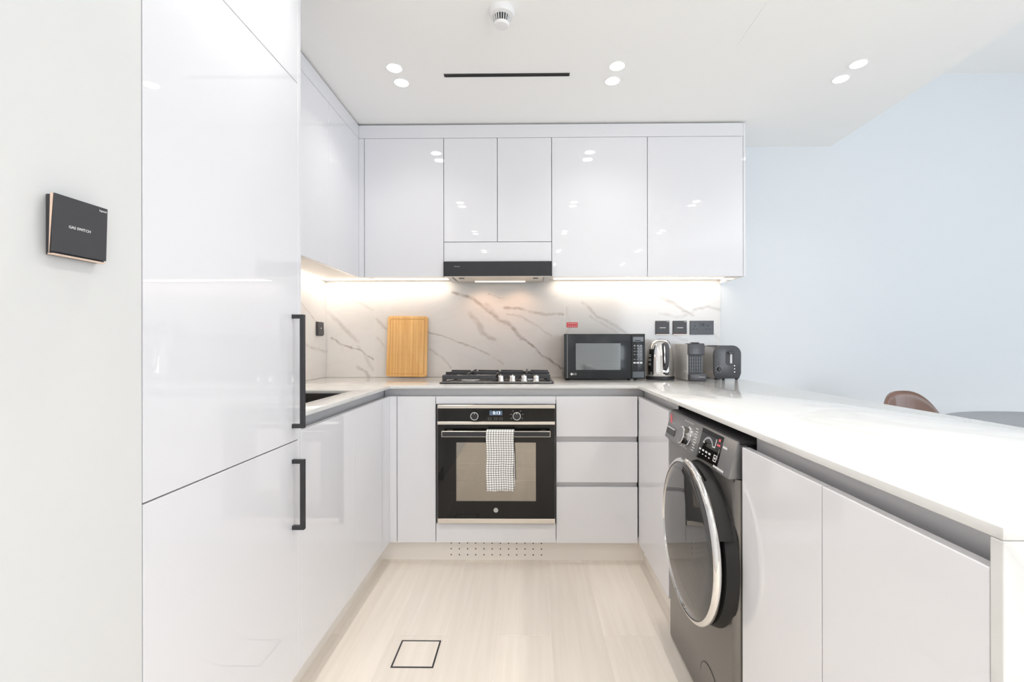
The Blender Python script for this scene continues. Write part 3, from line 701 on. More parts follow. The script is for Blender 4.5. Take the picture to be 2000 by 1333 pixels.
# ------------------------------------------------------------------ gas hob
hb = thing('gas_hob', 'black four-burner gas hob set on the worktop above the oven', 'hob', (-0.17, 2.6, ZW))
obj('base_plate', bx(new(), -0.472, 0.128, 2.394, 2.805, ZW, ZW + 0.008, 0.003, 2), 'enamel', hb, True)
obj('trim', bx(new(), -0.462, 0.118, 2.402, 2.405, ZW + 0.008, ZW + 0.0105), 'steel', hb)
spots = ((-0.325, 2.52, 0.040), (-0.325, 2.71, 0.032), (-0.015, 2.55, 0.028), (-0.015, 2.71, 0.045))
for (x, y, r) in spots:
    bn = obj('burner', lathe(new(), (x, y, ZW + 0.0078), [(r * 1.25, 0), (r * 1.25, 0.005), (r, 0.010), (r, 0.020), (r * 0.9, 0.022)], seg=28), 'alu', hb, True)
    obj('cap', lathe(new(), (x, y, ZW + 0.0300), [(r * 0.93, 0), (r * 0.95, 0.006), (r * 0.75, 0.010)], seg=28), 'iron', bn, True)
def grate(x0, x1, y0, y1, cs):
    zt = ZW + 0.056; zb = ZW + 0.0085; b = new(); t = 0.010
    # sloping perimeter: low feet, high bars
    for (a0, a1, c0, c1) in ((x0, x1, y0, y0 + t), (x0, x1, y1 - t, y1), (x0, x0 + t, y0 + t, y1 - t), (x1 - t, x1, y0 + t, y1 - t)):
        bx(b, a0, a1, c0, c1, ZW + 0.022, zt - 0.012, 0.002)
    for xx in (x0, x1 - 0.02):
        for yy in (y0, y1 - 0.02): bx(b, xx, xx + 0.02, yy, yy + 0.02, zb, ZW + 0.024, 0.002)
    for (cx, cy) in cs:
        for a in (0, 1, 2, 3):
            d = ((1, 0), (0, 1), (-1, 0), (0, -1))[a]
            if d[0]:
                e = x1 if d[0] > 0 else x0
                lo, hi = sorted((cx + d[0] * 0.022, e - d[0] * 0.002))
                prism(b, [(lo, zt - 0.012), (hi, zt - 0.018), (hi, zt - 0.002 if d[0] > 0 else zt - 0.002), (lo, zt)], cy - 0.005, cy + 0.005, 'XZ')
            else:
                e = (y1 if cy > (y0 + y1) / 2 else (y0 + y1) / 2) if d[1] > 0 else (y0 if cy < (y0 + y1) / 2 else (y0 + y1) / 2)
                lo, hi = sorted((cy + d[1] * 0.022, e - d[1] * 0.002))
                prism(b, [(lo, zt - 0.012), (hi, zt - 0.012), (hi, zt), (lo, zt)], cx - 0.005, cx + 0.005, 'YZ')
    bx(b, x0 + t, x1 - t, (y0 + y1) / 2 - 0.005, (y0 + y1) / 2 + 0.005, zt - 0.018, zt - 0.004, 0.001)
    return b
obj('pan_support', grate(-0.462, -0.178, 2.420, 2.795, ((-0.325, 2.52), (-0.325, 2.71))), 'iron', hb)
obj('pan_support', grate(-0.170, 0.112, 2.470, 2.795, ((-0.015, 2.55), (-0.015, 2.71))), 'iron', hb)
for x in (-0.152, -0.090, -0.028, 0.036):
    kn = obj('knob', lathe(new(), (x, 2.432, ZW + 0.0078), [(0.019, 0), (0.019, 0.004), (0.0165, 0.006), (0.0155, 0.032), (0.0145, 0.034)], seg=24), 'chrome', hb, True)
    obj('grip', bx(new(), x - 0.003, x + 0.003, 2.4180, 2.446, ZW + 0.0418, ZW + 0.046, 0.001), 'steel', kn)

# ------------------------------------------------------------------ chopping board
def rounded(cx, cz, w, h, r, n=6):
    P = []
    for (sx_, sz_, a0) in ((1, 1, 0), (-1, 1, 90), (-1, -1, 180), (1, -1, 270)):
        for k in range(n + 1):
            a = math.radians(a0 + 90 * k / n)
            P.append((cx + sx_ * (w / 2 - r) + r * math.cos(a), cz + sz_ * (h / 2 - r) + r * math.sin(a)))
    return P
def board():
    Wd, H, T = 0.252, 0.379, 0.016
    b = new(); prism(b, rounded(0, H / 2, Wd, H, 0.018), -T, 0.0, 'XZ', bev=0.003)
    return b
cb = thing('chopping_board', 'bamboo chopping board leaning against the marble wall', 'board', (-0.764, 2.83, ZW))
lean = Matrix.Translation((-0.764, 2.846, ZW + 0.0045)) @ Matrix.Rotation(math.radians(-3.6), 4, 'X') @ Matrix.Rotation(math.radians(0.7), 4, 'Y')
b = new(); merge(b, board(), lean); obj('board', b, 'bamboo', cb, True)
b = new()
out_, in_ = rounded(0, 0.1895, 0.218, 0.345, 0.010), rounded(0, 0.1895, 0.211, 0.338, 0.007)
A = [b.verts.new((p[0], -0.0163, p[1])) for p in out_]; B_ = [b.verts.new((p[0], -0.0163, p[1])) for p in in_]
A2 = [b.verts.new((p[0], -0.0158, p[1])) for p in out_]; B2 = [b.verts.new((p[0], -0.0158, p[1])) for p in in_]
for k in range(len(A)):
    j = (k + 1) % len(A)
    b.faces.new((A[k], A[j], B_[j], B_[k])); b.faces.new((A2[k], A[k], A[j], A2[j])); b.faces.new((B_[k], B2[k], B2[j], B_[j])); b.faces.new((A2[k], A2[j], B2[j], B2[k]))
bmesh.ops.transform(b, matrix=lean, verts=b.verts[:]); M['bamboo_dark'] = mat('bamboo_groove', (0.50, 0.27, 0.085), 0.6, noise=0.1); obj('juice_groove', b, 'bamboo_dark', cb)

# ------------------------------------------------------------------ built-in oven
ov = thing('oven', 'black glass built-in oven with steel strips and two round knobs', 'oven', (-0.165, 2.5, 0.217))
OX0, OX1, OY = -0.4575, 0.1265, 2.272
b = new(); bx(b, OX0 + 0.012, OX1 - 0.012, YB + 0.003, 2.80, 0.222, 0.800)
# hollow body: walls only
b.free(); b = new()
bx(b, OX0 + 0.012, OX0 + 0.03, YB + 0.004, 2.80, 0.222, 0.800); bx(b, OX1 - 0.03, OX1 - 0.012, YB + 0.004, 2.80, 0.222, 0.800)
bx(b, OX0 + 0.03, OX1 - 0.03, YB + 0.004, 2.80, 0.222, 0.27); bx(b, OX0 + 0.03, OX1 - 0.03, YB + 0.004, 2.80, 0.68, 0.800); bx(b, OX0 + 0.03, OX1 - 0.03, 2.76, 2.80, 0.27, 0.68)
obj('cavity', b, 'cavity', ov)
for z in (0.4655, 0.405):
    b = new(); tube(b, [(OX0 + 0.035, 2.36, z), (OX1 - 0.035, 2.36, z)], 0.004, 8); tube(b, [(OX0 + 0.035, 2.70, z), (OX1 - 0.035, 2.70, z)], 0.004, 8)
    for kx in range(11):
        xx = OX0 + 0.05 + kx * 0.048; tube(b, [(xx, 2.36, z), (xx, 2.70, z)], 0.002, 6)
    obj('rack', b, 'rack', ov, True)
obj('top_strip', bx(new(), OX0, OX1, OY - 0.002, YB + 0.003, 0.7895, 0.8065, 0.0008), 'steel', ov)
cp = obj('control_panel', bx(new(), OX0 + 0.002, OX1 - 0.002, OY, YB + 0.003, 0.7242, 0.7890, 0.0006), 'blackglass', ov)
obj('middle_strip', bx(new(), OX0, OX1, OY - 0.003, YB + 0.003, 0.7090, 0.7238, 0.0008), 'steel', ov)
obj('bottom_strip', bx(new(), OX0, OX1, OY - 0.002, YB + 0.003, 0.2176, 0.2410, 0.0008), 'steel', ov)
# door: glass frame round the window
WX0, WX1, WZ0, WZ1 = -0.3645, 0.0315, 0.3284, 0.6198
b = new(); dz0, dz1 = 0.2418, 0.7080
bx(b, OX0 + 0.002, WX0, OY, YB + 0.003, dz0, dz1); bx(b, WX1, OX1 - 0.002, OY, YB + 0.003, dz0, dz1); bx(b, WX0, WX1, OY, YB + 0.003, dz0, WZ0); bx(b, WX0, WX1, OY, YB + 0.003, WZ1, dz1)
od = obj('oven_door', b, 'blackglass', ov)
obj('window', bx(new(), WX0 + 0.0002, WX1 - 0.0002, OY + 0.0004, OY + 0.006, WZ0 + 0.0002, WZ1 - 0.0002), 'ovenglass', od)
# handle: flat black bar outlined in steel on two posts
hz0, hz1, hx0, hx1, hy = 0.6567, 0.6853, -0.4285, 0.1015, 2.222
b = new(); bx(b, hx0, hx1, hy, hy + 0.016, hz0, hz1, 0.0012); bx(b, hx0 + 0.02, hx0 + 0.045, hy + 0.0155, OY - 0.0002, hz0 + 0.006, hz1 - 0.004); bx(b, hx1 - 0.045, hx1 - 0.02, hy + 0.0155, OY - 0.0002, hz0 + 0.006, hz1 - 0.004)
hn = obj('handle', b, 'steel', od)
obj('inlay', bx(new(), hx0 + 0.0028, hx1 - 0.0028, hy - 0.0008, hy + 0.0004, hz0 + 0.0028, hz1 - 0.0028), 'black', hn)
for kx in (-0.2723, -0.0625):
    kb = obj('knob', lathe(new(), (kx, OY, 0.7525), [(0.0195, 0), (0.0195, 0.012), (0.018, 0.014)], (0, -1, 0), 32), 'blackmetal', cp, True)
    b = new(); ring(b, (kx, OY - 0.0138, 0.7525), 0.0195, 0.0172, 0.0012, (0, -1, 0), 36); bx(b, kx - 0.0011, kx + 0.0011, OY - 0.0150, OY - 0.0138, 0.7625, 0.7715)
    if True:
        k2 = obj('knob_ring', b, 'print', ov)
    for a in range(-3, 4):
        if a == 0: continue
        ang = math.radians(90 + a * 38); text_r = 0.030
        pxx, pzz = kx + text_r * math.cos(ang), 0.7525 + text_r * math.sin(ang)
        if abs(pzz - 0.7525) < 0.031 and kx > -0.1: obj('print_mark', bx(new(), pxx - 0.0025, pxx + 0.0025, OY - 0.0004, OY, pzz - 0.0018, pzz + 0.0018), 'printdim', cp)
dp = obj('display', bx(new(), -0.1985, -0.1350, OY - 0.0005, OY + 0.0004, 0.7555, 0.7775), 'screen', cp)
text('digits', '0:13', (-0.163, OY - 0.0006, 0.7662), (1, 0, 0), (0, 0, 1), 0.022, 'digit', dp)
for i, xx in enumerate((-0.198, -0.168, -0.142)):
    b = new(); z_ = 0.7375; s_ = 0.0075
    for (a0, a1, c0, c1) in ((-s_, s_, s_ - 0.001, s_), (-s_, s_, -s_, -s_ + 0.001), (-s_, -s_ + 0.001, -s_, s_), (s_ - 0.001, s_, -s_, s_)):
        bx(b, xx + a0, xx + a1, OY - 0.0004, OY, z_ + c0 * 0.7, z_ + c1 * 0.7)
    obj('touch_key', b, 'printdim', cp)
lg = obj('badge', cyl(new(), (-0.1674, OY + 0.0001, 0.2834), 0.0115, 0.0006, (0, -1, 0), 28), 'grey_silver', od)
text('badge_letter', 'H', (-0.1674, OY - 0.0006, 0.2834), (1, 0, 0), (0, 0, 1), 0.013, 'printdim', lg)

# ------------------------------------------------------------------ tea towel over the oven handle
def towel():
    b = new(); uvl = b.loops.layers.uv.new('UVMap')
    x0, x1 = -0.2098, -0.0745; N = 20
    path = []                                # (y, z) from the front hem, over the bar, to the back hem
    yf, yb_, zt = hy - 0.0045, hy + 0.0195, hz1 + 0.0035
    for k in range(26): path.append((yf, 0.396 + (zt - 0.006 - 0.396) * k / 25))
    for k in range(1, 8):
        a = PI - PI * k / 8; path.append(((yf + yb_) / 2 + (yb_ - yf) / 2 * math.cos(a), zt - 0.006 + 0.008 * math.sin(a)))
    for k in range(14): path.append((yb_ + 0.001, zt - 0.006 - 0.20 * k / 13))
    grid = []; s = 0
    for i, (y, z) in enumerate(path):
        if i: s += math.hypot(path[i][0] - path[i - 1][0], path[i][1] - path[i - 1][1])
        row = []
        front = i < 26
        f = max(0, (zt - z) / 0.3) if front else 0
        for j in range(N + 1):
            u = j / N
            xx = x0 + (x1 - x0) * u + 0.0015 * math.sin(i * 0.45 + 1) + f * 0.004 * (0.5 - u)
            yy = y - (f * (0.004 * math.sin(u * 7.0 + 0.5) + 0.003 * math.sin(u * 15 + i * 0.2)) + 0.0016 * f * math.sin(i * 0.8) if front else 0)
            zz = z + (0.0018 * math.sin(u * 16) if i == 0 else 0)
            row.append((b.verts.new((xx, yy, zz)), (u * (x1 - x0), s)))
        grid.append(row)
    for i in range(len(grid) - 1):
        for j in range(N):
            q = (grid[i][j], grid[i][j + 1], grid[i + 1][j + 1], grid[i + 1][j])
            f = b.faces.new([v for v, _ in q])
            for lp, (_, uvv) in zip(f.loops, q): lp[uvl].uv = uvv
    return b
tw = obj('tea_towel', towel(), 'check', None, True, 80)
sm = tw.modifiers.new('thickness', 'SOLIDIFY'); sm.thickness = 0.0022; sm.offset = 1.0
tag(tw, 'white tea towel with black grid check hanging from the oven handle', 'towel')
b = new(); uvl = b.loops.layers.uv.new('UVMap')
# second fold peeping out at the right edge
pts = [(-0.0765, 0.60), (-0.0722, 0.58), (-0.0712, 0.50), (-0.0705, 0.421), (-0.0775, 0.426)]
prism(b, pts, hy - 0.0032, hy - 0.0014, 'XZ')
uvl = b.loops.layers.uv.verify()
for f in b.faces:
    for lp in f.loops: lp[uvl].uv = (lp.vert.co.x + 0.2098, lp.vert.co.z - 0.396)
obj('inner_fold', b, 'check', tw)

# ------------------------------------------------------------------ microwave
mw = thing('microwave', 'black microwave oven with a grey window on the worktop', 'microwave', (0.43, 2.75, ZW))
MX0, MX1, MY, MZ0, MZ1 = 0.1990, 0.6640, 2.635, 0.908, 1.1665
obj('body', bx(new(), MX0 + 0.004, MX1 - 0.004, MY + 0.022, 2.868, MZ0 + 0.002, MZ1 - 0.002, 0.003, 2), 'brushed', mw, True)
for xx in (MX0 + 0.03, MX1 - 0.05):
    for yy in (MY + 0.03, 2.84): obj('foot', cyl(new(), (xx, yy, ZW + 0.0002), 0.009, 0.0098), 'rubber', mw, True)
XSP = 0.5833
dm = obj('door', bx(new(), MX0, XSP - 0.0012, MY, MY + 0.0215, MZ0, MZ1, 0.003, 2), 'mwblack', mw, True)
obj('window', bx(new(), 0.2665, 0.5231, MY - 0.0006, MY + 0.001, 0.9591, 1.1123, 0.0003), 'mwglass', dm)
obj('door_edge', bx(new(), MX0 + 0.018, MX0 + 0.0195, MY - 0.0006, MY + 0.001, MZ0 + 0.004, MZ1 - 0.004), 'grey_silver', dm)
cpn = obj('control_panel', bx(new(), XSP + 0.0012, MX1, MY, MY + 0.0215, MZ0, MZ1, 0.003, 2), 'mwblack', mw, True)
obj('display', bx(new(), XSP + 0.012, MX1 - 0.010, MY - 0.0005, MY + 0.0008, 1.122, 1.148), 'enamel', cpn)
def mark(x, z, wd, h, m='printdim', par=None, y=MY):
    return obj('print_mark', bx(new(), x - wd / 2, x + wd / 2, y - 0.0005, y + 0.0003, z - h / 2, z + h / 2), m, par or cpn)
for r_, (z, wd) in enumerate(((1.098, 0.010), (1.083, 0.009), (1.066, 0.012), (1.047, 0.010), (1.019, 0.010), (1.000, 0.014))):
    for xx in (0.604, 0.6225, 0.641): mark(xx, z, wd, 0.0032 if r_ not in (0, 5) else 0.008, 'printdim' if r_ != 5 else 'print')
mark(0.6225, 1.128, 0.034, 0.004, 'printdim')
obj('open_button', bx(new(), XSP + 0.008, MX1 - 0.006, MY - 0.0015, MY + 0.001, 0.914, 0.950, 0.0008), 'mwblack', cpn)
lgm = obj('badge', cyl(new(), (0.2430, MY + 0.0004, 0.9350), 0.0068, 0.0010, (0, -1, 0), 24), 'print', dm)
text('badge_letters', 'LG', (0.2620, MY - 0.0004, 0.9350), (1, 0, 0), (0, 0, 1), 0.0150, 'print', dm)
b = new()
for kz in range(5):
    bx(b, MX0 + 0.0032, MX0 + 0.0046, MY + 0.05, MY + 0.16, 0.92 + kz * 0.010, 0.924 + kz * 0.010)
obj('side_vent', b, 'hole', mw)

# ------------------------------------------------------------------ kettle
KX, KY = 0.772, 2.715
kt = thing('kettle', 'polished steel kettle with black handle beside the microwave', 'kettle', (KX, KY, ZW))
obj('power_base', lathe(new(), (KX, KY, ZW), [(0.080, 0), (0.083, 0.004), (0.083, 0.016), (0.078, 0.020)], seg=40), 'black', kt, True)
obj('jug', lathe(new(), (KX, KY, ZW + 0.0205), [(0.078, 0), (0.0805, 0.006), (0.080, 0.03), (0.0775, 0.09), (0.0725, 0.145), (0.064, 0.178), (0.054, 0.198)], seg=48), 'chrome', kt, True, 50)
obj('lid', lathe(new(), (KX, KY, ZW + 0.2187), [(0.0538, 0), (0.046, 0.010), (0.030, 0.016), (0.012, 0.0185)], seg=40), 'chrome', kt, True, 60)
def polar(a, r, z): return (KX + r * math.sin(a), KY - r * math.cos(a), z)
ah = math.radians(4)
b = new(); hp = [polar(ah, 0.060, ZW + 0.205), polar(ah, 0.085, ZW + 0.212), polar(ah, 0.108, ZW + 0.200), polar(ah, 0.117, ZW + 0.165), polar(ah, 0.113, ZW + 0.115), polar(ah, 0.102, ZW + 0.078), polar(ah, 0.084, ZW + 0.062)]
def smooth_path(P, n=4):
    out = []
    P = [Vector(p) for p in P]
    for i in range(len(P) - 1):
        p0 = P[max(i - 1, 0)]; p1 = P[i]; p2 = P[i + 1]; p3 = P[min(i + 2, len(P) - 1)]
        for k in range(n):
            t = k / n
            out.append(0.5 * ((2 * p1) + (-p0 + p2) * t + (2 * p0 - 5 * p1 + 4 * p2 - p3) * t * t + (-p0 + 3 * p1 - 3 * p2 + p3) * t ** 3))
    out.append(P[-1]); return out
tube(b, smooth_path(hp), 0.0115, 12, 0.75); obj('handle', b, 'darkgrey', kt, True)
obj('switch', bx(new(), *[c for p in zip(polar(ah, 0.105, 0), polar(ah, 0.105, 0)) for c in (p[0] - 0.009, p[0] + 0.009)][:4], ZW + 0.030, ZW + 0.044, 0.003), 'black', kt)
aw = math.radians(-60); b = new(); n = 8
prof = [(0.0812, 0.045), (0.0805, 0.075), (0.0792, 0.105), (0.0770, 0.13), (0.0748, 0.155), (0.0715, 0.178)]
rows = [[b.verts.new(polar(aw + math.radians(-12 + 24 * j / n), r_, ZW + z)) for j in range(n + 1)] for r_, z in prof]
for i in range(len(rows) - 1):
    for j in range(n): b.faces.new((rows[i][j], rows[i][j + 1], rows[i + 1][j + 1], rows[i + 1][j]))
obj('water_gauge', b, 'blackglass', kt, True)
for i, z in enumerate((0.140, 0.115, 0.090)):
    c = Vector(polar(aw, 0.0818 - 0.0022 * (i == 0) - 0.001 * (i == 1), ZW + z))
    b = new(); ring(b, c, 0.0075, 0.006, 0.001, (math.sin(aw), -math.cos(aw), 0), 16); obj('gauge_mark', b, 'print', kt)
b = new(); sp = math.radians(180 + 22)
prism(b, [(-0.022, 0), (0.022, 0), (0.004, 0.045), (-0.004, 0.045)], 0, 0.03, 'XY'); bmesh.ops.transform(b, matrix=Matrix.Translation(polar(sp, 0.060, ZW + 0.165)) @ Matrix.Rotation(-sp + PI + PI, 4, 'Z') , verts=b.verts[:]); obj('spout', b, 'chrome', kt)

# ------------------------------------------------------------------ capsule coffee machine
CX0, CX1, CY0, CY1 = 0.8865, 0.9800, 2.566, 2.800
cm = thing('coffee_machine', 'slim grey capsule coffee machine between kettle and toaster', 'coffee machine', (0.933, 2.68, ZW))
obj('body', bx(new(), CX0, CX1 - 0.002, CY0 + 0.022, CY1, ZW + 0.0004, ZW + 0.2085, 0.006, 3), 'grey_silver', cm, True)
obj('head', prism(new(), [(CY0 + 0.030, ZW + 0.146), (CY0 + 0.004, ZW + 0.146), (CY0 + 0.002, ZW + 0.150), (CY0 + 0.006, ZW + 0.204), (CY0 + 0.012, ZW + 0.2105), (CY0 + 0.06, ZW + 0.2120), (CY0 + 0.06, ZW + 0.19), (CY0 + 0.030, ZW + 0.185)], CX0 + 0.003, CX1, 'YZ', 0.002), 'darkgrey', cm, True)
obj('lever', bx(new(), 0.915, 0.952, CY0 + 0.010, CY0 + 0.055, ZW + 0.2095, ZW + 0.217, 0.003, 2), 'black', cm, True)
gp = obj('front_recess', bx(new(), CX0 + 0.008, CX1 - 0.006, CY0 + 0.0175, CY0 + 0.0225, ZW + 0.042, ZW + 0.146), 'black', cm)
for i in range(6):
    obj('rib', bx(new(), CX0 + 0.012 + i * 0.0128, CX0 + 0.0205 + i * 0.0128, CY0 + 0.0155, CY0 + 0.0176, ZW + 0.046, ZW + 0.142, 0.0006), 'darkgrey', gp)
for i in range(5): obj('cross_rib', bx(new(), CX0 + 0.010, CX1 - 0.008, CY0 + 0.0148, CY0 + 0.0160, ZW + 0.060 + i * 0.019, ZW + 0.064 + i * 0.019), 'black', gp)
obj('drip_tray', bx(new(), CX0 + 0.004, CX1 + 0.006, CY0 - 0.012, CY0 + 0.0215, ZW + 0.0004, ZW + 0.041, 0.006, 3), 'darkgrey', cm, True)
text('lettering', 'nespresso', (CX1 - 0.022, CY0 - 0.0125, ZW + 0.024), (1, 0, 0), (0, 0, 1), 0.0085, 'print', cm)
b = new(); tube(b, [(CX0 - 0.0005, 2.60, ZW + 0.045), (CX0 - 0.003, 2.60, ZW + 0.06), (CX0 - 0.003, 2.625, ZW + 0.062), (CX0 - 0.0005, 2.63, ZW + 0.045)], 0.0014, 6); obj('side_clip', b, 'chrome', cm, True)

# ------------------------------------------------------------------ toaster
TX0, TX1, TY0, TY1 = 1.062, 1.220, 2.650, 2.868
ts = thing('toaster', 'dark grey and steel two-slot toaster at the right end of the row', 'toaster', (1.14, 2.76, ZW))
def toast_prof(inset=0.0, zb=ZW + 0.008, zt=ZW + 0.199):
    x0, x1 = TX0 + inset, TX1 - inset; zt -= inset; r = 0.050
    P = [(x0 + 0.012, zb), (x1 - 0.012, zb), (x1 - 0.001, zb + 0.03), (x1, zt - r)]
    for k in range(1, 7): a = PI / 2 * k / 6; P.append((x1 - r + r * math.cos(a), zt - r + r * math.sin(a)))
    for k in range(0, 6): a = PI / 2 + PI / 2 * k / 6; P.append((x0 + r + r * math.cos(a), zt - r + r * math.sin(a)))
    P += [(x0, zt - r), (x0 + 0.001, zb + 0.03)]
    return P
obj('shell', prism(new(), toast_prof(0.002), TY0 + 0.016, TY1 - 0.012, 'XZ'), 'brushed', ts, True)
obj('front_plate', prism(new(), toast_prof(0.0), TY0, TY0 + 0.0158, 'XZ', 0.003), 'darkgrey', ts, True)
obj('rear_plate', prism(new(), toast_prof(0.0), TY1 - 0.0118, TY1, 'XZ', 0.003), 'darkgrey', ts, True)
for xx in (TX0 + 0.035, TX1 - 0.062): obj('slot', bx(new(), xx, xx + 0.028, TY0 + 0.04, TY1 - 0.035, ZW + 0.190, ZW + 0.1985, 0.001), 'black', ts)
for xx in (TX0 + 0.030, TX1 - 0.067): obj('slot_rim', bx(new(), xx, xx + 0.038, TY0 + 0.035, TY1 - 0.030, ZW + 0.1945, ZW + 0.1962, 0.0006), 'chrome', ts)
ls = obj('lever_slot', prism(new(), rounded(1.155, ZW + 0.1275, 0.050, 0.088, 0.018), TY0 - 0.0012, TY0 + 0.002, 'XZ'), 'black', ts, True)
obj('lever', bx(new(), 1.140, 1.170, TY0 - 0.020, TY0 - 0.0005, ZW + 0.150, ZW + 0.162, 0.005, 2), 'darkgrey', ts, True)
obj('lever_stem', bx(new(), 1.153, 1.166, TY0 - 0.0045, TY0 - 0.0008, ZW + 0.095, ZW + 0.150, 0.001), 'grey_silver', ts)
dl = obj('browning_dial', lathe(new(), (1.092, TY0, ZW + 0.062), [(0.012, -0.001), (0.011, 0.010), (0.009, 0.012)], (0, -1, 0), 24), 'black', ts, True)
for kk in range(8):
    a = 2 * PI * (kk + 0.5) / 8; obj('print_mark', cyl(new(), (1.092 + 0.018 * math.cos(a), TY0 - 0.0002, ZW + 0.062 + 0.018 * math.sin(a)), 0.0017, 0.0006, (0, -1, 0), 8), 'print', ts)
for kk in range(3): obj('button', cyl(new(), (1.180, TY0 + 0.001, ZW + 0.046 + kk * 0.018), 0.0032, 0.003, (0, -1, 0), 12), 'chrome', ts)
for xx in (TX0 + 0.02, TX1 - 0.02):
    for yy in (TY0 + 0.02, TY1 - 0.02): obj('foot', lathe(new(), (xx, yy, ZW + 0.0002), [(0.007, 0), (0.012, 0.0095)], seg=16), 'black', ts, True)

# ------------------------------------------------------------------ switches and sockets
def back_switch(x0, x1, z0, z1, label):
    t = thing('wall_switch', label, 'switch', ((x0 + x1) / 2, YW, (z0 + z1) / 2))
    obj('plate', bx(new(), x0, x1, YW - 0.007, YW - 0.0003, z0, z1, 0.001), 'switch', t)
    obj('rose_edge', bx(new(), x0 + 0.001, x1 - 0.001, YW - 0.0105, YW - 0.0071, z0 + 0.0005, z0 + 0.0038), 'rose', t)
    obj('rocker', prism(new(), [(YW - 0.007, z0 + 0.004), (YW - 0.0120, z0 + 0.006), (YW - 0.0095, z1 - 0.001), (YW - 0.007, z1 - 0.001)], x0 + 0.001, x1 - 0.001, 'YZ'), 'switch', t)
    obj('lettering', bx(new(), (x0 + x1) / 2 - 0.019, (x0 + x1) / 2 + 0.019, YW - 0.0115, YW - 0.010, (z0 + z1) / 2 - 0.0020, (z0 + z1) / 2 + 0.0020), 'print', t)
    obj('badge', bx(new(), x1 - 0.017, x1 - 0.005, YW - 0.0108, YW - 0.009, z1 - 0.0075, z1 - 0.0050), 'print', t)
back_switch(0.7905, 0.8765, 1.1655, 1.2525, 'black wall switch above the kettle')
back_switch(0.8990, 0.9850, 1.1655, 1.2525, 'black wall switch above the coffee machine')
so = thing('wall_socket', 'black double socket plate above the toaster', 'socket', (1.08, YW, 1.209))
SX0, SX1 = 1.0060, 1.1530
obj('plate', bx(new(), SX0, SX1, YW - 0.008, YW - 0.0003, 1.1655, 1.2525, 0.0012), 'socket', so)
for cx in (1.036, 1.117):
    for (dx, dz, w_, h_) in ((0, 0.012, 0.004, 0.008), (-0.011, -0.010, 0.0065, 0.004), (0.011, -0.010, 0.0065, 0.004)):
        obj('pin_hole', bx(new(), cx + dx - w_ / 2, cx + dx + w_ / 2, YW - 0.0085, YW - 0.0075, 1.209 + dz - h_ / 2, 1.209 + dz + h_ / 2), 'hole', so)
for cx in (1.069, 1.088): obj('rocker', bx(new(), cx - 0.006, cx + 0.006, YW - 0.0098, YW - 0.0078, 1.220, 1.236, 0.0006), 'black', so)
obj('badge', bx(new(), 1.063, 1.072, YW - 0.0102, YW - 0.0096, 1.226, 1.229), 'printdim', so)
ls_ = thing('wall_switch', 'black wall switch on the marble over the sink', 'switch', (XW, 2.80, 1.20))
obj('plate', bx(new(), XW + 0.0003, XW + 0.008, 2.745, 2.830, 1.1605, 1.2450, 0.001), 'switch', ls_)
obj('rocker', prism(new(), [(XW + 0.0078, 1.165), (XW + 0.0135, 1.168), (XW + 0.0105, 1.2440), (XW + 0.0078, 1.2440)], 2.752, 2.829, 'XZ'), 'switch', ls_)
obj('indicator', bx(new(), XW + 0.0118, XW + 0.0126, 2.786, 2.796, 1.204, 1.209), 'print', ls_)
# large switch on the near wall
gs = thing('gas_switch', 'large black switch marked GAS SWITCH on the near left wall', 'switch', (XL, 0.70, 1.286))
FX = XL + 0.0003
obj('plate', bx(new(), FX, FX + 0.0085, 0.6565, 0.7340, 1.2425, 1.3310, 0.0008), 'switch', gs)
obj('rocker', prism(new(), [(FX + 0.0086, 1.2440), (FX + 0.0125, 1.2440), (FX + 0.0135, 1.2450), (FX + 0.0165, 1.3295), (FX + 0.0086, 1.3295)], 0.6545, 0.7325, 'XZ'), 'blackmetal', gs)
b = new(); prism(b, [(FX + 0.0126, 1.2438), (FX + 0.0132, 1.2438), (FX + 0.0195, 1.3298), (FX + 0.0150, 1.3298)], 0.6490, 0.6494, 'XZ'); bx(b, FX + 0.0090, FX + 0.0170, 0.6510, 0.7325, 1.2418, 1.2437)
obj('rose_edge', b, 'rose', gs)
obj('rocker_core', prism(new(), [(FX + 0.0126, 1.2440), (FX + 0.0143, 1.2440), (FX + 0.0194, 1.3297), (FX + 0.0167, 1.3297)], 0.6495, 0.7325, 'XZ'), 'blackmetal', gs)
obj('rocker_face', prism(new(), [(FX + 0.0146, 1.2462), (FX + 0.0180, 1.2462), (FX + 0.0205, 1.3302), (FX + 0.0196, 1.3302)], 0.6495, 0.73300, 'XZ', 0.0003), 'switch', gs)
_n = Vector((0.0025, 0, 0.084)).normalized()
text('lettering', 'GAS SWITCH', (FX + 0.0193, 0.6885, 1.2865), (0, 1, 0), _n, 0.0058, 'print', gs)
text('badge', 'legrand', (FX + 0.0205, 0.7248, 1.3245), (0, 1, 0), _n, 0.0042, 'print', gs)
# red sticker
st = thing('warning_sticker', 'small red sticker on the marble above the microwave', 'sticker', (0.27, YW, 1.226))
obj('sticker', bx(new(), 0.2340, 0.3045, YW - 0.0008, YW - 0.0002, 1.2125, 1.2445), 'red', st)
for i, z in enumerate((1.2365, 1.2205)):
    for kk in range(5): obj('print_mark', bx(new(), 0.240 + kk * 0.0125 + 0.002 * i, 0.2495 + kk * 0.0125, YW - 0.0011, YW - 0.0007, z - 0.0016, z + 0.0016), 'print', st)

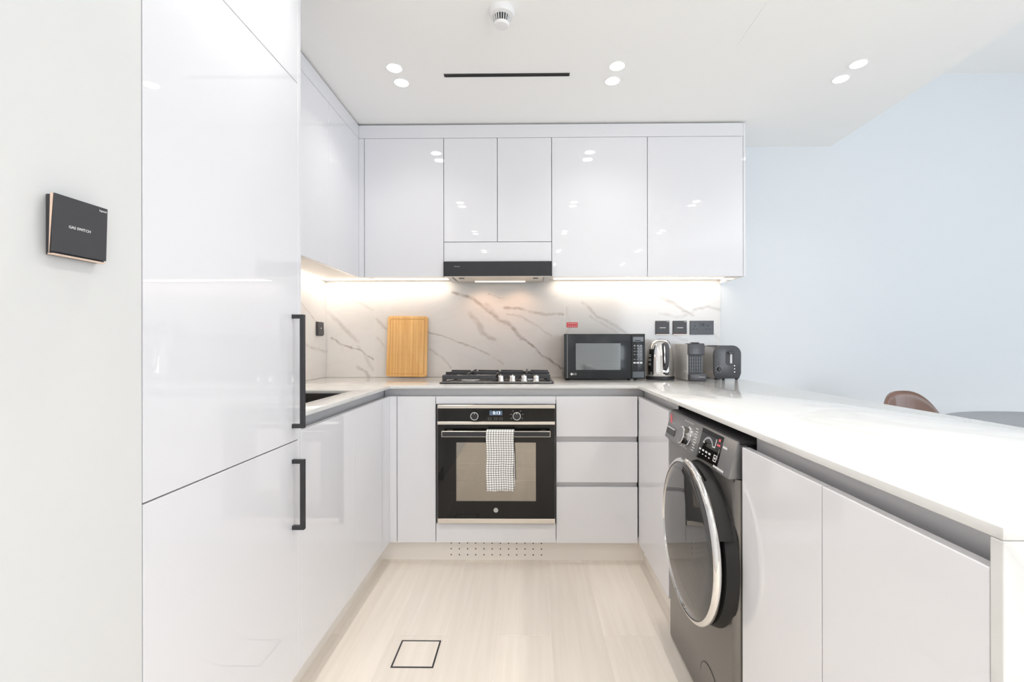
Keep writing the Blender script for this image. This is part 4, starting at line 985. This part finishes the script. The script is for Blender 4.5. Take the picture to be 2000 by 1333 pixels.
# ------------------------------------------------------------------ washing machine
wm = thing('washing_machine', 'dark grey front-loading washing machine built into the peninsula', 'washing machine', (0.8, 1.47, 0))
BX, BY0, BY1 = 0.532, 1.192, 1.758
def rprof(x0, x1, y0, y1, r):
    P = []
    for k in range(7): a = PI + PI / 2 * k / 6; P.append((x0 + r + r * math.cos(a), y0 + r + r * math.sin(a)))
    P += [(x1, y0), (x1, y1)]
    for k in range(7): a = PI / 2 + PI / 2 * k / 6; P.append((x0 + r + r * math.cos(a), y1 - r + r * math.sin(a)))
    return P
body = obj('body', prism(new(), rprof(BX, 1.12, BY0, BY1, 0.022), 0.012, 0.7560, 'XY'), 'washer', wm, True, 40)
for xx in (0.60, 1.06):
    for yy in (BY0 + 0.05, BY1 - 0.05): obj('foot', cyl(new(), (xx, yy, 0.0005), 0.02, 0.0113), 'rubber', wm, True)
obj('upper_body', prism(new(), rprof(BX + 0.018, 1.12, BY0 + 0.003, BY1 - 0.003, 0.018), 0.7565, 0.8455, 'XY'), 'blackmetal', wm, True, 40)
obj('top_cover', bx(new(), BX + 0.012, 1.12, BY0, BY1, 0.8460, 0.8600, 0.003, 2), 'black', wm, True)
# sloping control panel
def panel(bm, y0, y1, s0, s1, d0, d1):
    """a slab on the sloping panel: s along the slope (0 bottom..1 top), d outward depth"""
    Bq, Tq = Vector((0.515, 0, 0.757)), Vector((0.540, 0, 0.856)); nrm = Vector((-(Tq.z - Bq.z), 0, Tq.x - Bq.x)).normalized()
    def q(s, d): p = Bq.lerp(Tq, s) + nrm * d; return (p.x, p.z)
    return prism(bm, [q(s0, d0), q(s1, d0), q(s1, d1), q(s0, d1)], y0, y1, 'XZ')
b = new()
prism(b, [(0.515, 0.7572), (0.540, 0.8560), (0.566, 0.8560), (0.566, 0.7572)], BY0 + 0.002, BY1 - 0.004, 'XZ', 0.004); cpw = obj('control_panel', b, 'washer_panel', wm, True)
def onp(s, d=0.0):
    Bq, Tq = Vector((0.515, 0, 0.757)), Vector((0.540, 0, 0.856)); nrm = Vector((-(Tq.z - Bq.z), 0, Tq.x - Bq.x)).normalized()
    return Bq.lerp(Tq, s) + nrm * d, nrm
obj('display', panel(new(), 1.272, 1.425, 0.04, 0.95, -0.001, 0.0008), 'blackglass', cpw)
p, nrm = onp(0.46, 0.0)
dk = obj('dial', lathe(new(), (p.x, 1.525, p.z), [(0.033, -0.002), (0.033, 0.004), (0.0300, 0.006), (0.0290, 0.026), (0.027, 0.028)], tuple(nrm), 40), 'chrome', cpw, True)
obj('dial_face', lathe(new(), (p.x + nrm.x * 0.0278, 1.525, p.z + nrm.z * 0.0278), [(0.0255, 0), (0.0250, 0.0012)], tuple(nrm), 36), 'washer_panel', dk, True)
up_ = (onp(1)[0] - onp(0)[0]).normalized()
def pm_(y, s, wy, hs, m='print'):
    return obj('print_mark', panel(new(), y - wy / 2, y + wy / 2, s - hs / 2, s + hs / 2, -0.0005, 0.0005), m, cpw)
for i in range(9): pm_(1.467 - (0.004 if i % 2 else 0), 0.14 + i * 0.085, 0.020, 0.022)
for i in range(4): pm_(1.515 + i * 0.022, 0.90, 0.014, 0.02)
for i in range(3): pm_(1.52 + i * 0.022, 0.08, 0.012, 0.02)
# display graphics
arc = new()
for k in range(14):
    a0 = math.radians(25 + k * 9.5); a1 = math.radians(25 + (k + 1) * 9.5)
    c, _ = onp(0.42, 0.001)
    def pt(a, r): v = c + up_ * (r * math.sin(a)); return Vector((v.x, 1.362 + r * math.cos(a) * 1.15, v.z))
    arc.faces.new([arc.verts.new(pt(a, r)) for a, r in ((a0, 0.036), (a1, 0.036), (a1, 0.030), (a0, 0.030))])
obj('display_arc', arc, 'printdim', cpw)
def dm_(y, s, wy, hs, m): return obj('print_mark', panel(new(), y - wy / 2, y + wy / 2, s - hs / 2, s + hs / 2, 0.0006, 0.0012), m, cpw)
dm_(1.312, 0.70, 0.003, 0.22, 'print'); dm_(1.318, 0.57, 0.012, 0.03, 'print'); dm_(1.392, 0.56, 0.010, 0.03, 'print')
for i in range(4): dm_(1.408 - i * 0.024, 0.33, 0.014, 0.05, 'print'); dm_(1.405 - i * 0.024, 0.22, 0.008, 0.03, 'print')
for (a, b_, c, d) in ((1.296, 0.38, 0.020, 0.02), (1.296, 0.22, 0.020, 0.02), (1.287, 0.30, 0.002, 0.17), (1.305, 0.30, 0.002, 0.17), (1.296, 0.30, 0.006, 0.06)): dm_(a, b_, c, d, 'print')
dm_(1.292, 0.82, 0.012, 0.07, 'redprint'); dm_(1.292, 0.68, 0.022, 0.05, 'redprint')
dm_(1.282, 0.44, 0.002, 0.3, 'printdim')
for i in range(4): dm_(1.262 - i * 0.007, 0.70, 0.0055, 0.055, 'print')
for i in range(8): dm_(1.292 - i * 0.0085, 0.10, 0.0062, 0.055, 'print')
# red logo at the far left, dispenser pull
for (y, s, wy, hs) in ((1.735, 0.82, 0.010, 0.16), (1.726, 0.72, 0.010, 0.16), (1.716, 0.64, 0.012, 0.12)): pm_(y, s, wy, hs, 'redprint')
pm_(1.690, 0.62, 0.030, 0.06, 'printdim')
obj('dispenser_pull', panel(new(), 1.655, 1.745, 0.18, 0.42, -0.001, 0.0010), 'blackglass', cpw)
obj('dispenser_edge', panel(new(), 1.655, 1.745, 0.40, 0.44, 0.0, 0.0022), 'chrome', cpw)
obj('panel_seam', prism(new(), [(0.5255, 0.7490), (0.533, 0.7490), (0.533, 0.7568), (0.5255, 0.7568)], BY0 + 0.01, BY1 - 0.01, 'XZ'), 'washer', wm)
# round door: gasket, chrome ring and smoked glass
DC = (1.4185, 0.5150); DR = 0.239
obj('door_gasket', lathe(new(), (BX + 0.004, DC[0] - 0.012, DC[1]), [(DR * 0.985, 0), (DR * 0.955, 0.020), (DR * 0.94, 0.030)], (-1, 0, 0), 64), 'rubber', wm, True)
wd = obj('door_ring', lathe(new(), (BX - 0.022, DC[0], DC[1]), [(DR * 0.94, 0.010), (DR * 0.985, 0.014), (DR, 0.020), (DR, 0.025), (DR * 0.985, 0.030), (DR * 0.955, 0.034), (DR * 0.945, 0.034), (DR * 0.94, 0.028)], (-1, 0, 0), 72), 'chrome', wm, True, 50)
obj('door_glass', lathe(new(), (BX - 0.050, DC[0], DC[1]), [(DR * 0.945, 0), (DR * 0.93, 0.005), (DR * 0.80, 0.0085), (DR * 0.5, 0.0115), (0.01, 0.013)], (-1, 0, 0), 72), 'washer_glass', wd, True, 60)
# door grip on the near side of the ring
b = new(); n = 12
def dp_(a, r, x): return (x, DC[0] - r * math.cos(a), DC[1] + r * math.sin(a))
for k in range(n):
    a0 = math.radians(20 + 40 * k / n); a1 = math.radians(20 + 40 * (k + 1) / n); q = []
    vs_ = [b.verts.new(dp_(a, r, x)) for a in (a0, a1) for (r, x) in ((DR * 0.97, BX - 0.004), (DR * 1.02, BX - 0.004), (DR * 1.025, BX - 0.026), (DR * 0.99, BX - 0.040))]
    for j in range(4): b.faces.new((vs_[j], vs_[(j + 1) % 4], vs_[4 + (j + 1) % 4], vs_[4 + j]))
    if k == 0: b.faces.new(vs_[:4])
    if k == n - 1: b.faces.new(vs_[4:])
bmesh.ops.remove_doubles(b, verts=b.verts[:], dist=1e-5); obj('door_grip', b, 'rubber', wm, True)
# filter flap outline and kick
b = new(); fp = [(1.30, 0.03), (1.43, 0.03)]
for k in range(0, 13): a = PI * k / 12; fp.append((1.365 + 0.065 * math.cos(a), 0.095 + 0.055 * math.sin(a)))
prism(b, fp, BX - 0.0012, BX + 0.001, 'YZ'); obj('filter_flap', b, 'washer', wm)
b = new(); ro = [(1.365 + 0.067 * math.cos(PI * k / 16), 0.095 + 0.057 * math.sin(PI * k / 16)) for k in range(17)]
tube(b, [(BX - 0.0004, y, z) for y, z in ro], 0.0010, 6); obj('flap_seam', b, 'black', wm)

# ------------------------------------------------------------------ dining table and chair in the living room
TCX, TCY, TR = 2.43, 1.90, 0.555
dt = thing('dining_table', 'round grey-topped dining table beyond the peninsula', 'table', (TCX, TCY, 0))
obj('tabletop', lathe(new(), (TCX, TCY, 0.725), [(TR - 0.02, 0), (TR, 0.008), (TR, 0.021), (TR - 0.004, 0.025)], seg=72), 'tabletop', dt, True)
obj('pedestal', lathe(new(), (TCX, TCY, 0.02), [(0.06, 0), (0.045, 0.05), (0.04, 0.60), (0.12, 0.705)], seg=32), 'black', dt, True)
obj('foot_plate', lathe(new(), (TCX, TCY, 0.0), [(0.28, 0), (0.28, 0.008), (0.05, 0.022)], seg=40), 'black', dt, True)
ch = thing('dining_chair', 'brown leather shell chair tucked behind the peninsula', 'chair', (1.93, 2.17, 0))
def shell():
    b = new(); NU, NV = 22, 16; R = []
    Cx, Cy = 1.93, 2.17; face_dir = math.radians(-75)      # the sitter looks along this direction
    for i in range(NV + 1):
        v = i / NV; row = []
        for j in range(NU + 1):
            u = -1 + 2 * j / NU
            # seat for v<0.4, curving up into the backrest
            if v < 0.42:
                t = v / 0.42; f = 0.20 - 0.36 * t; h = 0.445 + 0.02 * u * u
                hw = 0.20 + 0.03 * t; fx, lat = f, hw * u; h += 0.05 * max(0, t - 0.7) / 0.3
            else:
                t = (v - 0.42) / 0.58
                ang = u * 1.15
                rad = 0.235
                hw = 1.0
                top = 0.425 * (1 - 0.55 * abs(u) ** 2.6)
                fx = -0.16 - 0.03 * t - (math.cos(ang) - 1) * -0.0 + (1 - math.cos(ang)) * 0.16 ; lat = math.sin(ang) * rad
                h = 0.495 + (top) * t - 0.045
                h = 0.45 + 0.05 * (1 - t) + top * t - 0.006 * t
            d = Vector((math.cos(face_dir), math.sin(face_dir))); l = Vector((-d.y, d.x))
            row.append(b.verts.new((Cx + d.x * fx + l.x * lat, Cy + d.y * fx + l.y * lat, h)))
        R.append(row)
    for i in range(NV):
        for j in range(NU): b.faces.new((R[i][j], R[i][j + 1], R[i + 1][j + 1], R[i + 1][j]))
    return b
so_ = obj('shell', shell(), 'tan', ch, True, 80)
s2 = so_.modifiers.new('thickness', 'SOLIDIFY'); s2.thickness = 0.014
for (dx, dy) in ((0.17, 0.17), (-0.17, 0.17), (0.17, -0.17), (-0.17, -0.17)):
    b = new(); tube(b, [(1.93 + dx * 0.5, 2.17 + dy * 0.5, 0.44), (1.93 + dx * 1.15, 2.17 + dy * 1.15, 0.0)], 0.011, 10); obj('leg', b, 'black', ch, True)
